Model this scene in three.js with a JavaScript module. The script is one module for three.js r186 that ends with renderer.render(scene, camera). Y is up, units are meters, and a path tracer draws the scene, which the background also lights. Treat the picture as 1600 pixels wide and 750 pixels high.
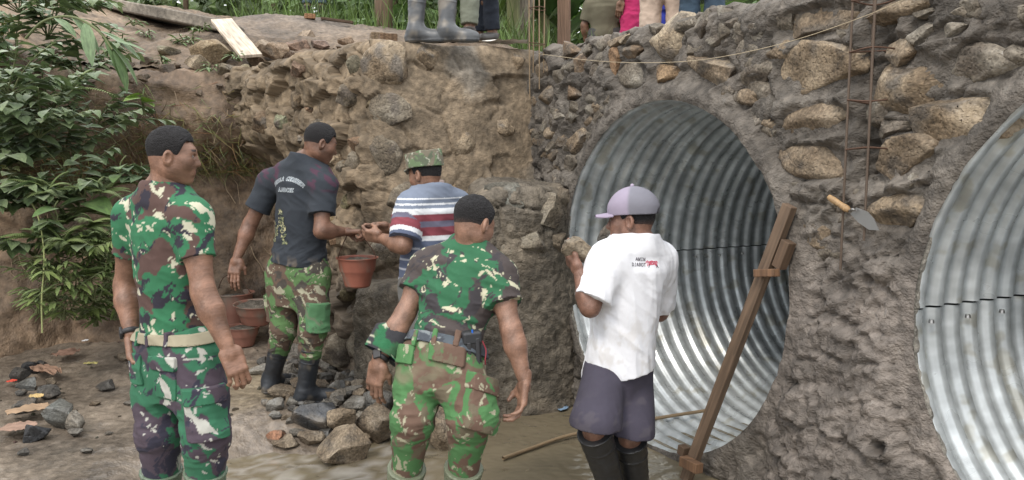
import * as THREE from 'three';
import { mergeGeometries, mergeVertices } from 'three/addons/utils/BufferGeometryUtils.js';
import { RoundedBoxGeometry } from 'three/addons/geometries/RoundedBoxGeometry.js';

// ---------- camera, sky, sun, exposure ----------
const scene = new THREE.Scene();
const FPX = 1250, EYE = 1.6, HORIZON = 250;
const PITCH = Math.atan((375 - HORIZON) / FPX);
const camera = new THREE.PerspectiveCamera(2 * Math.atan(375 / FPX) * 180 / Math.PI, 1600 / 750, 0.05, 300);
camera.position.set(0, EYE, 0);
camera.rotation.set(-PITCH, 0, 0);
scene.add(camera);
const renderer = new THREE.WebGLRenderer({ antialias: true });
renderer.toneMapping = THREE.LinearToneMapping;
renderer.toneMappingExposure = 1.95;
renderer.shadowMap.enabled = true;
renderer.shadowMap.type = THREE.PCFSoftShadowMap;

const PERM = new Uint8Array(512), G3 = new Float32Array(256 * 3);
{ let a = 12345; const r = () => { a = (Math.imul(a, 1664525) + 1013904223) >>> 0; return a / 4294967296; }; const p = [...Array(256).keys()]; for (let i = 255; i > 0; i--) { const j = Math.floor(r() * (i + 1)); [p[i], p[j]] = [p[j], p[i]]; } for (let i = 0; i < 512; i++) PERM[i] = p[i & 255]; for (let i = 0; i < 256; i++) { const z = r() * 2 - 1, t = r() * 6.28318, s = Math.sqrt(1 - z * z); G3[i * 3] = s * Math.cos(t) * 1.45; G3[i * 3 + 1] = s * Math.sin(t) * 1.45; G3[i * 3 + 2] = z * 1.45; } }
function N3(x, y, z) {
  x += 131.7; y += 117.3; z += 105.1; const fx = Math.floor(x), fy = Math.floor(y), fz = Math.floor(z); x -= fx; y -= fy; z -= fz; const X = fx & 255, Y = fy & 255, Z = fz & 255;
  const u = x * x * x * (x * (x * 6 - 15) + 10), v = y * y * y * (y * (y * 6 - 15) + 10), w = z * z * z * (z * (z * 6 - 15) + 10);
  const A = PERM[X] + Y, B = PERM[X + 1] + Y, AA = PERM[A & 255] + Z, AB = PERM[(A + 1) & 255] + Z, BA = PERM[B & 255] + Z, BB = PERM[(B + 1) & 255] + Z, g = G3;
  let k = PERM[AA & 255] * 3; const n0 = g[k] * x + g[k + 1] * y + g[k + 2] * z; k = PERM[BA & 255] * 3; const n1 = g[k] * (x - 1) + g[k + 1] * y + g[k + 2] * z; k = PERM[AB & 255] * 3; const n2 = g[k] * x + g[k + 1] * (y - 1) + g[k + 2] * z; k = PERM[BB & 255] * 3; const n3 = g[k] * (x - 1) + g[k + 1] * (y - 1) + g[k + 2] * z;
  k = PERM[(AA + 1) & 255] * 3; const n4 = g[k] * x + g[k + 1] * y + g[k + 2] * (z - 1); k = PERM[(BA + 1) & 255] * 3; const n5 = g[k] * (x - 1) + g[k + 1] * y + g[k + 2] * (z - 1); k = PERM[(AB + 1) & 255] * 3; const n6 = g[k] * x + g[k + 1] * (y - 1) + g[k + 2] * (z - 1); k = PERM[(BB + 1) & 255] * 3; const n7 = g[k] * (x - 1) + g[k + 1] * (y - 1) + g[k + 2] * (z - 1);
  const a = n0 + u * (n1 - n0), b = n2 + u * (n3 - n2), c = n4 + u * (n5 - n4), d = n6 + u * (n7 - n6), e = a + v * (b - a), f = c + v * (d - c); return e + w * (f - e);
}
const fbm = (x, y, z, o = 4) => { let a = 0.5, s = 0; for (let i = 0; i < o; i++) { s += a * N3(x, y, z); x = x * 2.03 + 7.1; y = y * 2.03 + 3.3; z = z * 2.03 + 1.7; a *= 0.5; } return s; };
const ridge = (x, y, z, o = 3) => { let a = 0.5, s = 0; for (let i = 0; i < o; i++) { s += a * (1 - 2 * Math.abs(N3(x, y, z))); x = x * 2.1 + 7.1; y = y * 2.1 + 3.3; z = z * 2.1; a *= 0.5; } return s; };
const clamp = (x, a = 0, b = 1) => Math.min(b, Math.max(a, x));
const sstep = (a, b, x) => { const t = clamp((x - a) / (b - a)); return t * t * (3 - 2 * t); };
const lerp = (a, b, t) => a + (b - a) * t;
function rng(seed) { let a = seed >>> 0; return () => { a = (a + 0x6D2B79F5) | 0; let t = Math.imul(a ^ (a >>> 15), 1 | a); t = (t + Math.imul(t ^ (t >>> 7), 61 | t)) ^ t; return ((t ^ (t >>> 14)) >>> 0) / 4294967296; }; }

{ // overcast sky: bright white cloud, a little brighter overhead, soft structure in the cloud
  const w = 256, h = 128, d = new Float32Array(w * h * 4);
  for (let j = 0; j < h; j++) for (let i = 0; i < w; i++) {
    const el = ((j + 0.5) / h - 0.5) * Math.PI, az = i / w * Math.PI * 2;
    const s = Math.max(0, Math.sin(el));
    const c = fbm(Math.cos(az) * Math.cos(el) * 2.2, Math.sin(el) * 3, Math.sin(az) * Math.cos(el) * 2.2, 4);
    const L = (0.80 + 0.50 * s) * (1 + 0.18 * c);
    const k = (j * w + i) * 4;
    d[k] = L * 0.985; d[k + 1] = L; d[k + 2] = L * 1.03; d[k + 3] = 1;
  }
  const t = new THREE.DataTexture(d, w, h, THREE.RGBAFormat, THREE.FloatType);
  t.mapping = THREE.EquirectangularReflectionMapping; t.magFilter = THREE.LinearFilter; t.minFilter = THREE.LinearFilter; t.needsUpdate = true;
  scene.background = t; scene.environment = t;
}
const sun = new THREE.DirectionalLight(0xfff4e6, 0.9);
sun.position.set(-6, 14, 5); sun.target.position.set(0, 0, -5);
sun.castShadow = true; sun.shadow.radius = 28; sun.shadow.mapSize.set(2048, 2048);
Object.assign(sun.shadow.camera, { left: -14, right: 14, top: 14, bottom: -14, near: 0.5, far: 50 });
scene.add(sun, sun.target);


// ---------- helpers ----------
const V = (x, y, z) => new THREE.Vector3(x, y, z);
// a pixel of the photograph at a forward distance d (metres) -> a point in the place
function W(px, py, d) {
  const x = (px - 800) / FPX, y = -(py - 375) / FPX, c = Math.cos(PITCH), s = Math.sin(PITCH);
  const Y = y * c - s, Z = c + y * s, t = d / Z;
  return [x * t, EYE + Y * t, -d];
}
const onGround = (px, py, y = 0) => { const r = W(px, py, 1); const d = (y - EYE) / (r[1] - EYE); return [r[0] * d, y, -d]; };
const used = new Map();
function numbered(n) { const k = used.get(n) || 0; used.set(n, k + 1); return k ? n + '_' + String(k).padStart(3, '0') : n; }
function tag(o, label, category, group, kind) { if (label) o.userData.label = label; if (category) o.userData.category = category; if (group) o.userData.group = group; if (kind) o.userData.kind = kind; return o; }
function shade(o) { o.traverse(m => { if (m.isMesh) { m.castShadow = true; m.receiveShadow = true; } }); return o; }
function thing(name, label, category, pos = [0, 0, 0], group) { const g = new THREE.Group(); g.name = numbered(name); g.position.set(...pos); tag(g, label, category, group); scene.add(g); return g; }
function mesh(name, geo, material, parent) { const m = new THREE.Mesh(geo, material); m.name = name; m.castShadow = m.receiveShadow = true; if (parent) parent.add(m); return m; }
function topMesh(name, geo, material, label, category, group, kind) { const m = mesh(numbered(name), geo, material, scene); return tag(m, label, category, group, kind); }

// periodic 2-D noise for textures
const GX = new Float32Array(1024), GY = new Float32Array(1024); for (let i = 0; i < 1024; i++) { GX[i] = Math.cos(i / 1024 * 6.28318); GY[i] = Math.sin(i / 1024 * 6.28318); }
const ph = (i, j, seed) => { let n = (Math.imul(i, 374761393) + Math.imul(j, 668265263) + Math.imul(seed, 974634777)) | 0; n = Math.imul(n ^ (n >>> 13), 1274126177); return (n ^ (n >>> 16)) & 1023; };
function pnoise(x, y, per, seed) {
  const xi = Math.floor(x), yi = Math.floor(y), xf = x - xi, yf = y - yi, x0 = xi % per, x1 = (xi + 1) % per, y0 = yi % per, y1 = (yi + 1) % per;
  const u = xf * xf * xf * (xf * (xf * 6 - 15) + 10), v = yf * yf * yf * (yf * (yf * 6 - 15) + 10), a = ph(x0, y0, seed), b = ph(x1, y0, seed), c = ph(x0, y1, seed), d = ph(x1, y1, seed);
  const p = GX[a] * xf + GY[a] * yf, q = GX[b] * (xf - 1) + GY[b] * yf, r = GX[c] * xf + GY[c] * (yf - 1), s = GX[d] * (xf - 1) + GY[d] * (yf - 1), e = p + u * (q - p), f = r + u * (s - r);
  return (e + v * (f - e)) * 1.4;
}
function pfbm(u, v, per, o, seed, gain = 0.5) { let a = 0.5, s = 0, p = per; for (let i = 0; i < o; i++) { s += a * pnoise(u * p, v * p, p, seed + i * 13); p *= 2; a *= gain; } return s; }
function tex(size, fn, srgb, rep) {
  const d = new Uint8Array(size * size * 4);
  for (let j = 0; j < size; j++) for (let i = 0; i < size; i++) { const c = fn(i / size, j / size), k = (j * size + i) * 4; d[k] = clamp(c[0]) * 255; d[k + 1] = clamp(c[1]) * 255; d[k + 2] = clamp(c[2]) * 255; d[k + 3] = 255; }
  const t = new THREE.DataTexture(d, size, size, THREE.RGBAFormat);
  t.wrapS = t.wrapT = THREE.RepeatWrapping; t.magFilter = THREE.LinearFilter; t.minFilter = THREE.LinearMipmapLinearFilter; t.generateMipmaps = true;
  if (srgb) t.colorSpace = THREE.SRGBColorSpace; if (rep) t.repeat.set(rep, rep); t.needsUpdate = true; return t;
}
const g3 = x => [x, x, x];
// grain maps (tones multiply the base colour; uv in metres)
const T = {
  mortarTone: tex(512, (u, v) => { const a = pfbm(u, v, 4, 6, 1), b = pfbm(u, v, 24, 3, 9); const k = 0.80 + 0.32 * a + 0.30 * b; return [k, k * 0.985, k * 0.965]; }, true, 1.1),
  mortarBump: tex(512, (u, v) => { const a = pfbm(u, v, 8, 6, 3, 0.62), b = pfbm(u, v, 40, 2, 5); return g3(0.5 + 0.55 * a + 0.22 * b - 0.25 * Math.max(0, pfbm(u, v, 30, 2, 77))); }, false, 2.3),
  stoneTone: tex(512, (u, v) => { const a = pfbm(u, v, 3, 5, 21), b = pfbm(u, v, 36, 3, 22), c = sstep(0.12, 0.3, pfbm(u, v, 6, 4, 29)); const k = 0.80 + 0.40 * a + 0.34 * b - 0.12 * c; return [k, k * (0.97 + 0.05 * a), k * (0.92 + 0.1 * a)]; }, true, 2.1),
  stoneBump: tex(512, (u, v) => g3(0.5 + 0.6 * pfbm(u, v, 6, 6, 41, 0.6) - 0.3 * sstep(0.1, 0.35, pfbm(u, v, 20, 2, 47))), false, 2.6),
  mudTone: tex(512, (u, v) => { const a = pfbm(u, v, 3, 6, 51), b = pfbm(u, v, 30, 3, 52); const k = 0.80 + 0.36 * a + 0.28 * b; return [k, k * 0.98, k * 0.95]; }, true, 0.7),
  mudBump: tex(512, (u, v) => g3(0.5 + 0.5 * pfbm(u, v, 6, 6, 61, 0.58) + 0.2 * pfbm(u, v, 48, 2, 62)), false, 1.3),
  metalTone: tex(512, (u, v) => { const a = pfbm(u, v, 5, 5, 71), b = pfbm(u, v, 22, 3, 72); const s = sstep(0.16, 0.34, pfbm(u, v, 9, 4, 75)); const k = 0.84 + 0.22 * a + 0.16 * b; return [k * (1 - 0.12 * s), k * (1 - 0.14 * s), k * (1 - 0.18 * s)]; }, true),
  metalRough: tex(256, (u, v) => g3(0.62 + 0.5 * pfbm(u, v, 6, 5, 81) + 0.2 * pfbm(u, v, 30, 2, 82)), false),
  woodTone: tex(256, (u, v) => { const g = pnoise(u * 4, v * 64, 64, 91) * 0.5 + pnoise(u * 8, v * 128, 128, 92) * 0.3 + pfbm(u, v, 4, 4, 93) * 0.6; const k = 0.8 + 0.3 * g; return [k, k * 0.95, k * 0.9]; }, true),
  woodBump: tex(256, (u, v) => g3(0.5 + 0.3 * pnoise(u * 4, v * 64, 64, 91) + 0.2 * pnoise(u * 8, v * 128, 128, 92)), false),
  clothBump: tex(256, (u, v) => g3(0.5 + 0.4 * pfbm(u, v, 6, 5, 95) + 0.2 * pfbm(u, v, 64, 2, 96)), false),
  waterBump: tex(512, (u, v) => g3(0.5 + 0.5 * pfbm(u, v, 5, 4, 97, 0.5) + 0.15 * pfbm(u, v * 1, 24, 2, 98)), false, 0.55),
  hairBump: tex(256, (u, v) => g3(0.5 + 0.5 * pnoise(u * 48, v * 20, 4096, 3) + 0.4 * pnoise(u * 90, v * 40, 4096, 4)), false, 7),
  skinTone: tex(256, (u, v) => { const k = 0.86 + 0.30 * pfbm(u, v, 4, 5, 111) + 0.12 * pfbm(u, v, 40, 2, 113); return [k, k * 0.985, k * 0.97]; }, true, 4),
  skinBump: tex(256, (u, v) => g3(0.5 + 0.3 * pfbm(u, v, 10, 5, 115, 0.6)), false, 5),
  leafTone: tex(256, (u, v) => { const k = 0.86 + 0.3 * pfbm(u, v, 6, 4, 101); return [k, k, k * 0.9]; }, true),
};
const C = (r, g, b) => new THREE.Color().setRGB(r, g, b);
const std = o => new THREE.MeshStandardMaterial(o);
const M = {
  mortar: std({ vertexColors: true, map: T.mortarTone, bumpMap: T.mortarBump, bumpScale: 0.016, roughness: 0.86 }),
  plaster: std({ vertexColors: true, map: T.mortarTone, bumpMap: T.mortarBump, bumpScale: 0.009, roughness: 0.88 }),
  stone: std({ vertexColors: true, map: T.stoneTone, bumpMap: T.stoneBump, bumpScale: 0.012, roughness: 0.85 }),
  mud: std({ vertexColors: true, map: T.mudTone, bumpMap: T.mudBump, bumpScale: 0.018, roughness: 0.72 }),
  wetMud: std({ vertexColors: true, map: T.mudTone, bumpMap: T.mudBump, bumpScale: 0.012, roughness: 0.34 }),
  steelPlate: std({ color: C(0.70, 0.75, 0.765), map: T.metalTone, roughnessMap: T.metalRough, roughness: 0.54, metalness: 0.28, side: THREE.DoubleSide }),
  rust: std({ color: C(0.16, 0.10, 0.075), map: T.woodTone, roughness: 0.85, metalness: 0.3 }),
  rebar: std({ color: C(0.20, 0.165, 0.14), map: T.woodTone, roughness: 0.7, metalness: 0.35 }),
  steel: std({ color: C(0.55, 0.55, 0.54), map: T.metalTone, roughness: 0.38, metalness: 0.8 }),
  plank: std({ color: C(0.20, 0.150, 0.110), map: T.woodTone, bumpMap: T.woodBump, bumpScale: 0.004, roughness: 0.8 }),
  plankDark: std({ color: C(0.15, 0.105, 0.072), map: T.woodTone, bumpMap: T.woodBump, bumpScale: 0.004, roughness: 0.8 }),
  cleat: std({ color: C(0.26, 0.16, 0.095), map: T.woodTone, bumpMap: T.woodBump, bumpScale: 0.003, roughness: 0.75 }),
  paleWood: std({ color: C(0.80, 0.76, 0.68), map: T.woodTone, bumpMap: T.woodBump, bumpScale: 0.003, roughness: 0.8 }),
  handle: std({ color: C(0.50, 0.36, 0.20), map: T.woodTone, roughness: 0.6 }),
  string: std({ color: C(0.42, 0.35, 0.24), roughness: 0.9 }),
  bamboo: std({ color: C(0.36, 0.29, 0.19), map: T.woodTone, roughness: 0.7 }),
  skinA: null,
};
function tube(pts, r, seg = 8, rad = 6) { const c = new THREE.CatmullRomCurve3(pts.map(p => Array.isArray(p) ? V(...p) : p)); return new THREE.TubeGeometry(c, seg, r, rad, false); }
function rod(a, b, r, rad = 8, r2) { // straight bar from a to b, closed ends
  const A = V(...a), B = V(...b), d = B.clone().sub(A), g = new THREE.CylinderGeometry(r2 ?? r, r, d.length(), rad);
  g.applyQuaternion(new THREE.Quaternion().setFromUnitVectors(V(0, 1, 0), d.clone().normalize())); g.translate(...A.clone().add(B).multiplyScalar(0.5).toArray()); return g;
}
// indexed grid -> geometry; pos(i,j) -> [x,y,z], col(i,j), uv(i,j), keep(i,j)
function grid(nu, nv, pos, uv, col, keep) {
  const P = new Float32Array((nu + 1) * (nv + 1) * 3), U = new Float32Array((nu + 1) * (nv + 1) * 2), K = col ? new Float32Array((nu + 1) * (nv + 1) * 3) : null, I = [];
  for (let j = 0; j <= nv; j++) for (let i = 0; i <= nu; i++) { const k = j * (nu + 1) + i; const p = pos(i, j); P[k * 3] = p[0]; P[k * 3 + 1] = p[1]; P[k * 3 + 2] = p[2]; const t = uv(i, j); U[k * 2] = t[0]; U[k * 2 + 1] = t[1]; if (K) { const c = col(i, j); K[k * 3] = c[0]; K[k * 3 + 1] = c[1]; K[k * 3 + 2] = c[2]; } }
  for (let j = 0; j < nv; j++) for (let i = 0; i < nu; i++) { if (keep && !keep(i, j)) continue; const a = j * (nu + 1) + i, b = a + 1, c = a + nu + 1, d = c + 1; I.push(a, b, d, a, d, c); }
  const g = new THREE.BufferGeometry(); g.setAttribute('position', new THREE.BufferAttribute(P, 3)); g.setAttribute('uv', new THREE.BufferAttribute(U, 2)); if (K) g.setAttribute('color', new THREE.BufferAttribute(K, 3));
  g.setIndex(I); g.computeVertexNormals(); return g;
}
// 2-D cells: returns [distance to border, cell hash a, cell hash b, dx, dy]
function cells(x, y, seed = 0) {
  const xi = Math.floor(x), yi = Math.floor(y); let f1 = 9, f2 = 9, a = 0, b = 0, dx = 0, dy = 0;
  for (let j = -1; j <= 1; j++) for (let i = -1; i <= 1; i++) {
    const cx = xi + i, cy = yi + j; let n = (cx * 374761393 + cy * 668265263 + seed * 974634777) | 0; n = Math.imul(n ^ (n >>> 13), 1274126177); n ^= n >>> 16; const h1 = (n >>> 0) / 4294967296; n = Math.imul(n ^ (n >>> 15), 2246822519); n ^= n >>> 13; const h2 = (n >>> 0) / 4294967296;
    const px = cx + 0.15 + 0.7 * h1 - x, py = cy + 0.15 + 0.7 * h2 - y, d = Math.hypot(px, py);
    if (d < f1) { f2 = f1; f1 = d; a = h1; b = h2; dx = -px; dy = -py; } else if (d < f2) f2 = d;
  }
  return [f2 - f1, a, b, dx, dy];
}
// faceted rock variants, unit size
function rockGeo(seed, detail = 7, rough = 0.05, flat = 9, lo = 0.44, span = 0.30) {
  const R = rng(seed), g0 = mergeVertices(new THREE.IcosahedronGeometry(1, detail).deleteAttribute('uv').deleteAttribute('normal'));
  const planes = []; for (let i = 0; i < flat; i++) { const a = R() * 6.283, z = R() * 2 - 1, s = Math.sqrt(1 - z * z); planes.push([s * Math.cos(a), z, s * Math.sin(a), lo + span * R()]); }
  const p = g0.attributes.position, o = R() * 50;
  for (let i = 0; i < p.count; i++) {
    let x = p.getX(i), y = p.getY(i), z = p.getZ(i);
    for (let it = 0; it < 4; it++) for (const q of planes) { const e = x * q[0] + y * q[1] + z * q[2] - q[3]; if (e > 0) { x -= q[0] * e; y -= q[1] * e; z -= q[2] * e; } }
    const n = 1 + rough * (1.5 * fbm(x * 1.6 + o, y * 1.6, z * 1.6, 3) + 1.0 * ridge(x * 3.4 + o, y * 3.4, z * 3.4, 3));
    p.setXYZ(i, x * n, y * n, z * n);
  }
  g0.computeVertexNormals(); g0.computeBoundingBox(); const b = g0.boundingBox, c = b.getCenter(V()), s = b.getSize(V()); g0.translate(-c.x, -c.y, -c.z); g0.scale(2 / s.x, 2 / s.y, 2 / s.z); g0.computeVertexNormals();
  return g0;
}
// world-size copy of a rock with box-mapped uv in metres and mottled colour
function rockMesh(v, sx, sy, sz, tone, o, mud = 0.5) {
  const g = v.clone(); g.scale(sx, sy, sz); g.computeVertexNormals(); const f = g.toNonIndexed(), p = f.attributes.position, n = p.count, U = new Float32Array(n * 2), K = new Float32Array(n * 3);
  for (let i = 0; i < n; i += 3) {
    const ax = p.getX(i), ay = p.getY(i), az = p.getZ(i), bx = p.getX(i + 1) - ax, by = p.getY(i + 1) - ay, bz = p.getZ(i + 1) - az, cx = p.getX(i + 2) - ax, cy = p.getY(i + 2) - ay, cz = p.getZ(i + 2) - az;
    const nx = Math.abs(by * cz - bz * cy), ny = Math.abs(bz * cx - bx * cz), nz = Math.abs(bx * cy - by * cx);
    for (let k = i; k < i + 3; k++) {
      const x = p.getX(k) + o, y = p.getY(k), z = p.getZ(k);
      const [u, w] = nx > ny && nx > nz ? [z, y] : ny > nz ? [x, z] : [x, y]; U[k * 2] = u + o; U[k * 2 + 1] = w + o * 0.7;
      const m = 1 + 0.5 * fbm(x * 9, y * 9, z * 9, 3), w2 = sstep(0.22 - 0.25 * mud, 0.40 - 0.2 * mud, fbm(x * 7 + 9, y * 7, z * 7, 4)) * 1.6 * mud;
      K[k * 3] = lerp(tone[0], 0.19, Math.min(1, w2)) * m; K[k * 3 + 1] = lerp(tone[1], 0.17, Math.min(1, w2)) * m; K[k * 3 + 2] = lerp(tone[2], 0.15, Math.min(1, w2)) * m;
    }
  }
  f.setAttribute('uv', new THREE.BufferAttribute(U, 2)); f.setAttribute('color', new THREE.BufferAttribute(K, 3)); return f;
}
const ROCKS = []; for (let i = 0; i < 12; i++) ROCKS.push(rockGeo(100 + i * 7, 7, 0.06, 11 + (i % 5)));
const ROUND = []; for (let i = 0; i < 12; i++) ROUND.push(rockGeo(300 + i * 11, 7, 0.075, 8 + (i % 4), 0.60, 0.28));

// ---------- the setting ----------
// headwall frame: s runs along the wall face (towards the camera), n goes into the wall
const YAW = 27.4 * Math.PI / 180, CS = Math.cos(YAW), SN = Math.sin(YAW), WC = [0.836, 4.428], PIPE_Y = 0.954, PIPE_R = 1.0;
const A2 = (s, y, n) => [WC[0] + SN * s + CS * n, y, -(WC[1] - CS * s + SN * n)];
const toA = (x, z) => { const dx = x - WC[0], dz = -z - WC[1]; return [dx * SN - dz * CS, dx * CS + dz * SN]; };
// where the ray of a pixel meets the wall face shifted out by n
function onWall(px, py, n = 0) { const r = W(px, py, 1), dx = r[0], dz = 1, ox = -WC[0], oz = -WC[1]; const t = (n - (ox * CS + oz * SN)) / (dx * CS + dz * SN); const p = [r[0] * t, EYE + (r[1] - EYE) * t, -t]; return { s: toA(p[0], p[2])[0], y: p[1], d: t }; }
const PIPES = [{ s: 0, y: PIPE_Y, r: PIPE_R }, { s: 2.556, y: PIPE_Y + 0.08, r: PIPE_R }];
const WATER = -0.035, TOP = 2.34;

// lower ground: mud on the left, a stream bed on the right
function groundH(x, d) {
  const bed = -0.22, shore = -0.62 + 0.16 * fbm(x * 0.9, 3, d * 0.9, 3) - 0.22 * sstep(4.4, 3.6, d);
  let h = 0.05 * Math.exp(-(((x + 1.15) / 0.7) ** 2) - (((d - 4.9) / 0.5) ** 2)) + lerp(0.07, bed, sstep(shore - 0.45, shore + 0.35, x));
  h += sstep(-1.0, -3.4, x) * 0.05 + Math.max(0, d - 5.2) * 0.11 * sstep(-0.5, -1.6, x);
  h -= 0.17 * sstep(4.75, 4.1, d) * sstep(-2.1, -1.3, x);                       // the rivulet
  h += 0.035 * fbm(x * 2.2, 1, d * 2.2, 4) + 0.022 * ridge(x * 5, 2, d * 5, 3) - 0.011;
  return h;
}
function mudCol(x, d) { const sand = sstep(0.2, 0.55, Math.exp(-(((x + 1.72) / 0.42) ** 2) - (((d - 5.25) / 0.45) ** 2)) + 0.5 * fbm(x * 6, 3, d * 6, 4)) * (0.75 + 0.5 * N3(x * 60, 2, d * 60)); const k0 = mudCol0(x, d); return [lerp(k0[0], 0.44, sand), lerp(k0[1], 0.38, sand), lerp(k0[2], 0.28, sand)]; }
function mudCol0(x, d) { const a = fbm(x * 1.3, 5, d * 1.3, 4), b = sstep(0.0, 0.3, fbm(x * 3 + 4, 8, d * 3, 3)); return [lerp(0.270, 0.205, b) + 0.10 * a, lerp(0.232, 0.18, b) + 0.085 * a, lerp(0.195, 0.155, b) + 0.07 * a]; }
{
  const parts = [];
  const near = (x0, x1, d0, d1, c, keep) => { const nu = Math.round((x1 - x0) / c), nv = Math.round((d1 - d0) / c); const X = i => x0 + (x1 - x0) * i / nu, D = j => d0 + (d1 - d0) * j / nv; return grid(nu, nv, (i, j) => [X(i), groundH(X(i), D(j)), -D(j)], (i, j) => [X(i), D(j)], (i, j) => mudCol(X(i), D(j))); };
  parts.push(near(-5.2, 0.4, 2.6, 8.2, 0.022));
  topMesh('ground', parts[0], M.wetMud, 'wet trampled brown mud beside the stream', null, null, 'structure');
  // the wider ground, one sheet out to the horizon, just under the near mud
  const wide = grid(60, 60, (i, j) => { const x = -90 + 3 * i, z = -90 + 3 * j; return [x, -0.3, z]; }, (i, j) => [i * 3, j * 3], (i, j) => mudCol(i, j));
  topMesh('ground', wide, M.mud, 'brown earth around the site', null, null, 'structure');
  const nearCam = grid(60, 30, (i, j) => { const x = -5.2 + 8.4 * i / 60, d = -1.5 + 4.14 * j / 30; return [x, groundH(x, d) - 0.004, -d]; }, (i, j) => [i * 0.14, j * 0.14], (i, j) => mudCol(-5.2 + 0.14 * i, 0.14 * j));
  topMesh('ground', nearCam, M.wetMud, 'wet mud of the stream bank', null, null, 'structure');
}
{ // muddy stream water
  const murk = std({ vertexColors: true, roughness: 0.03, bumpMap: T.waterBump, bumpScale: 0.03 });
  const nu = 200, nv = 170, X = i => -3 + 9 * i / nu, D = j => 0.5 + 8.5 * j / nv;
  const g = grid(nu, nv, (i, j) => { const x = X(i), d = D(j), fast = sstep(-0.25, -0.7, x) * sstep(4.9, 4.2, d); return [x, WATER + 0.004 * fbm(x * 2.4, 7, d * 5, 3) + fast * 0.030 * fbm(x * 7, 2, d * 13, 3), -d]; }, (i, j) => [X(i), D(j)],
    (i, j) => { const x = X(i), d = D(j), fast = sstep(-0.25, -0.7, x) * sstep(4.9, 4.2, d), foam = fast * sstep(0.20, 0.34, ridge(x * 9, 3, d * 24, 3) * 0.5); const a = 1 + 0.18 * fbm(x * 0.8, 1, d * 2.2, 3); return [lerp(0.165 * a, 0.5, foam * 0.4), lerp(0.138 * a, 0.48, foam * 0.4), lerp(0.092 * a, 0.45, foam * 0.4)]; });
  topMesh('stream_water', g, murk, 'shallow muddy brown stream water', null, null, 'structure');
}

// ---- headwall: mortar body around two pipe openings, rubble stones set in it ----
const REC = onWall(1366, 120).s;                                            // slot with the reinforcement cage
// rubble stones of the headwall, read from the photograph: [px, py, half width, half height, tone, proud]
const tan = [0.36, 0.295, 0.22], tan2 = [0.305, 0.25, 0.19], buff = [0.41, 0.35, 0.27], brn = [0.26, 0.195, 0.14], gry = [0.22, 0.205, 0.18], gry2 = [0.27, 0.25, 0.22];
const WALL_STONES = [
    [1039, 62, 33, 40, buff, 6], [882, 75, 25, 15, brn, 4], [846, 108, 16, 14, tan2, 3], [906, 108, 25, 24, brn, 2], [961, 98, 9, 20, [0.28, 0.18, 0.11], 4], [991, 80, 17, 10, brn, 6], [990, 118, 28, 20, gry2, 3], [1038, 116, 23, 15, [0.33, 0.24, 0.155], 4], [1103, 112, 40, 24, tan2, 4],
    [1166, 149, 32, 12, tan2, 2], [1092, 38, 16, 22, gry, 3], [963, 55, 13, 11, tan2, 4], [938, 62, 14, 13, gry2, 3], [1122, 30, 22, 22, gry, 2], [1160, 55, 26, 30, gry, 1], [1190, 95, 22, 22, gry, 1], [1276, 112, 55, 40, tan, 6], [1276, 188, 46, 27, tan2, 4], [1272, 255, 48, 27, tan2, 4], [1276, 36, 58, 24, tan2, 3], [1214, 40, 22, 20, gry, 2],
    [1416, 130, 46, 46, tan, 6], [1400, 82, 22, 24, tan2, 4], [1440, 48, 16, 19, gry2, 5], [1404, 12, 38, 15, tan2, 4], [1486, 48, 19, 12, gry2, 4], [1484, 186, 62, 38, tan, 5], [1534, 100, 44, 32, gry2, 3], [1412, 248, 36, 32, tan2, 4], [1405, 330, 40, 28, tan, 5], [1372, 178, 14, 20, gry, 2], [1395, 200, 22, 12, gry, 4], [1568, 30, 34, 26, gry2, 2], [1590, 85, 18, 16, gry2, 3],
    [1412, 285, 18, 18, gry2, 2], [900, 212, 17, 26, tan, 4], [852, 148, 16, 14, tan2, 4], [888, 146, 20, 13, brn, 3], [872, 118, 14, 12, gry2, 3], [862, 190, 22, 16, tan2, 1], [892, 258, 16, 14, gry2, 3], [930, 160, 22, 16, gry, 1], [848, 232, 18, 18, tan2, 1], [1212, 195, 14, 22, gry, 1], [1232, 290, 14, 12, gry, 2], [1330, 300, 20, 14, gry, 1], [1298, 345, 22, 12, gry, 2], [1445, 18, 12, 10, gry, 3], [1530, 20, 22, 14, gry, 2], [1310, 60, 12, 14, gry, 2],
    [1290, 380, 18, 9, gry2, 1], [1250, 598, 5, 12, gry, 4], [1398, 694, 8, 8, gry, 3], [1345, 548, 10, 6, gry, 2], [1700, 30, 50, 40, tan2, 3], [1650, 70, 30, 30, tan, 3],
    [1020, 20, 9, 12, gry2, 2], [1066, 20, 14, 12, gry2, 3], [915, 78, 10, 12, gry, 3], [976, 48, 8, 8, buff, 3]];

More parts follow.
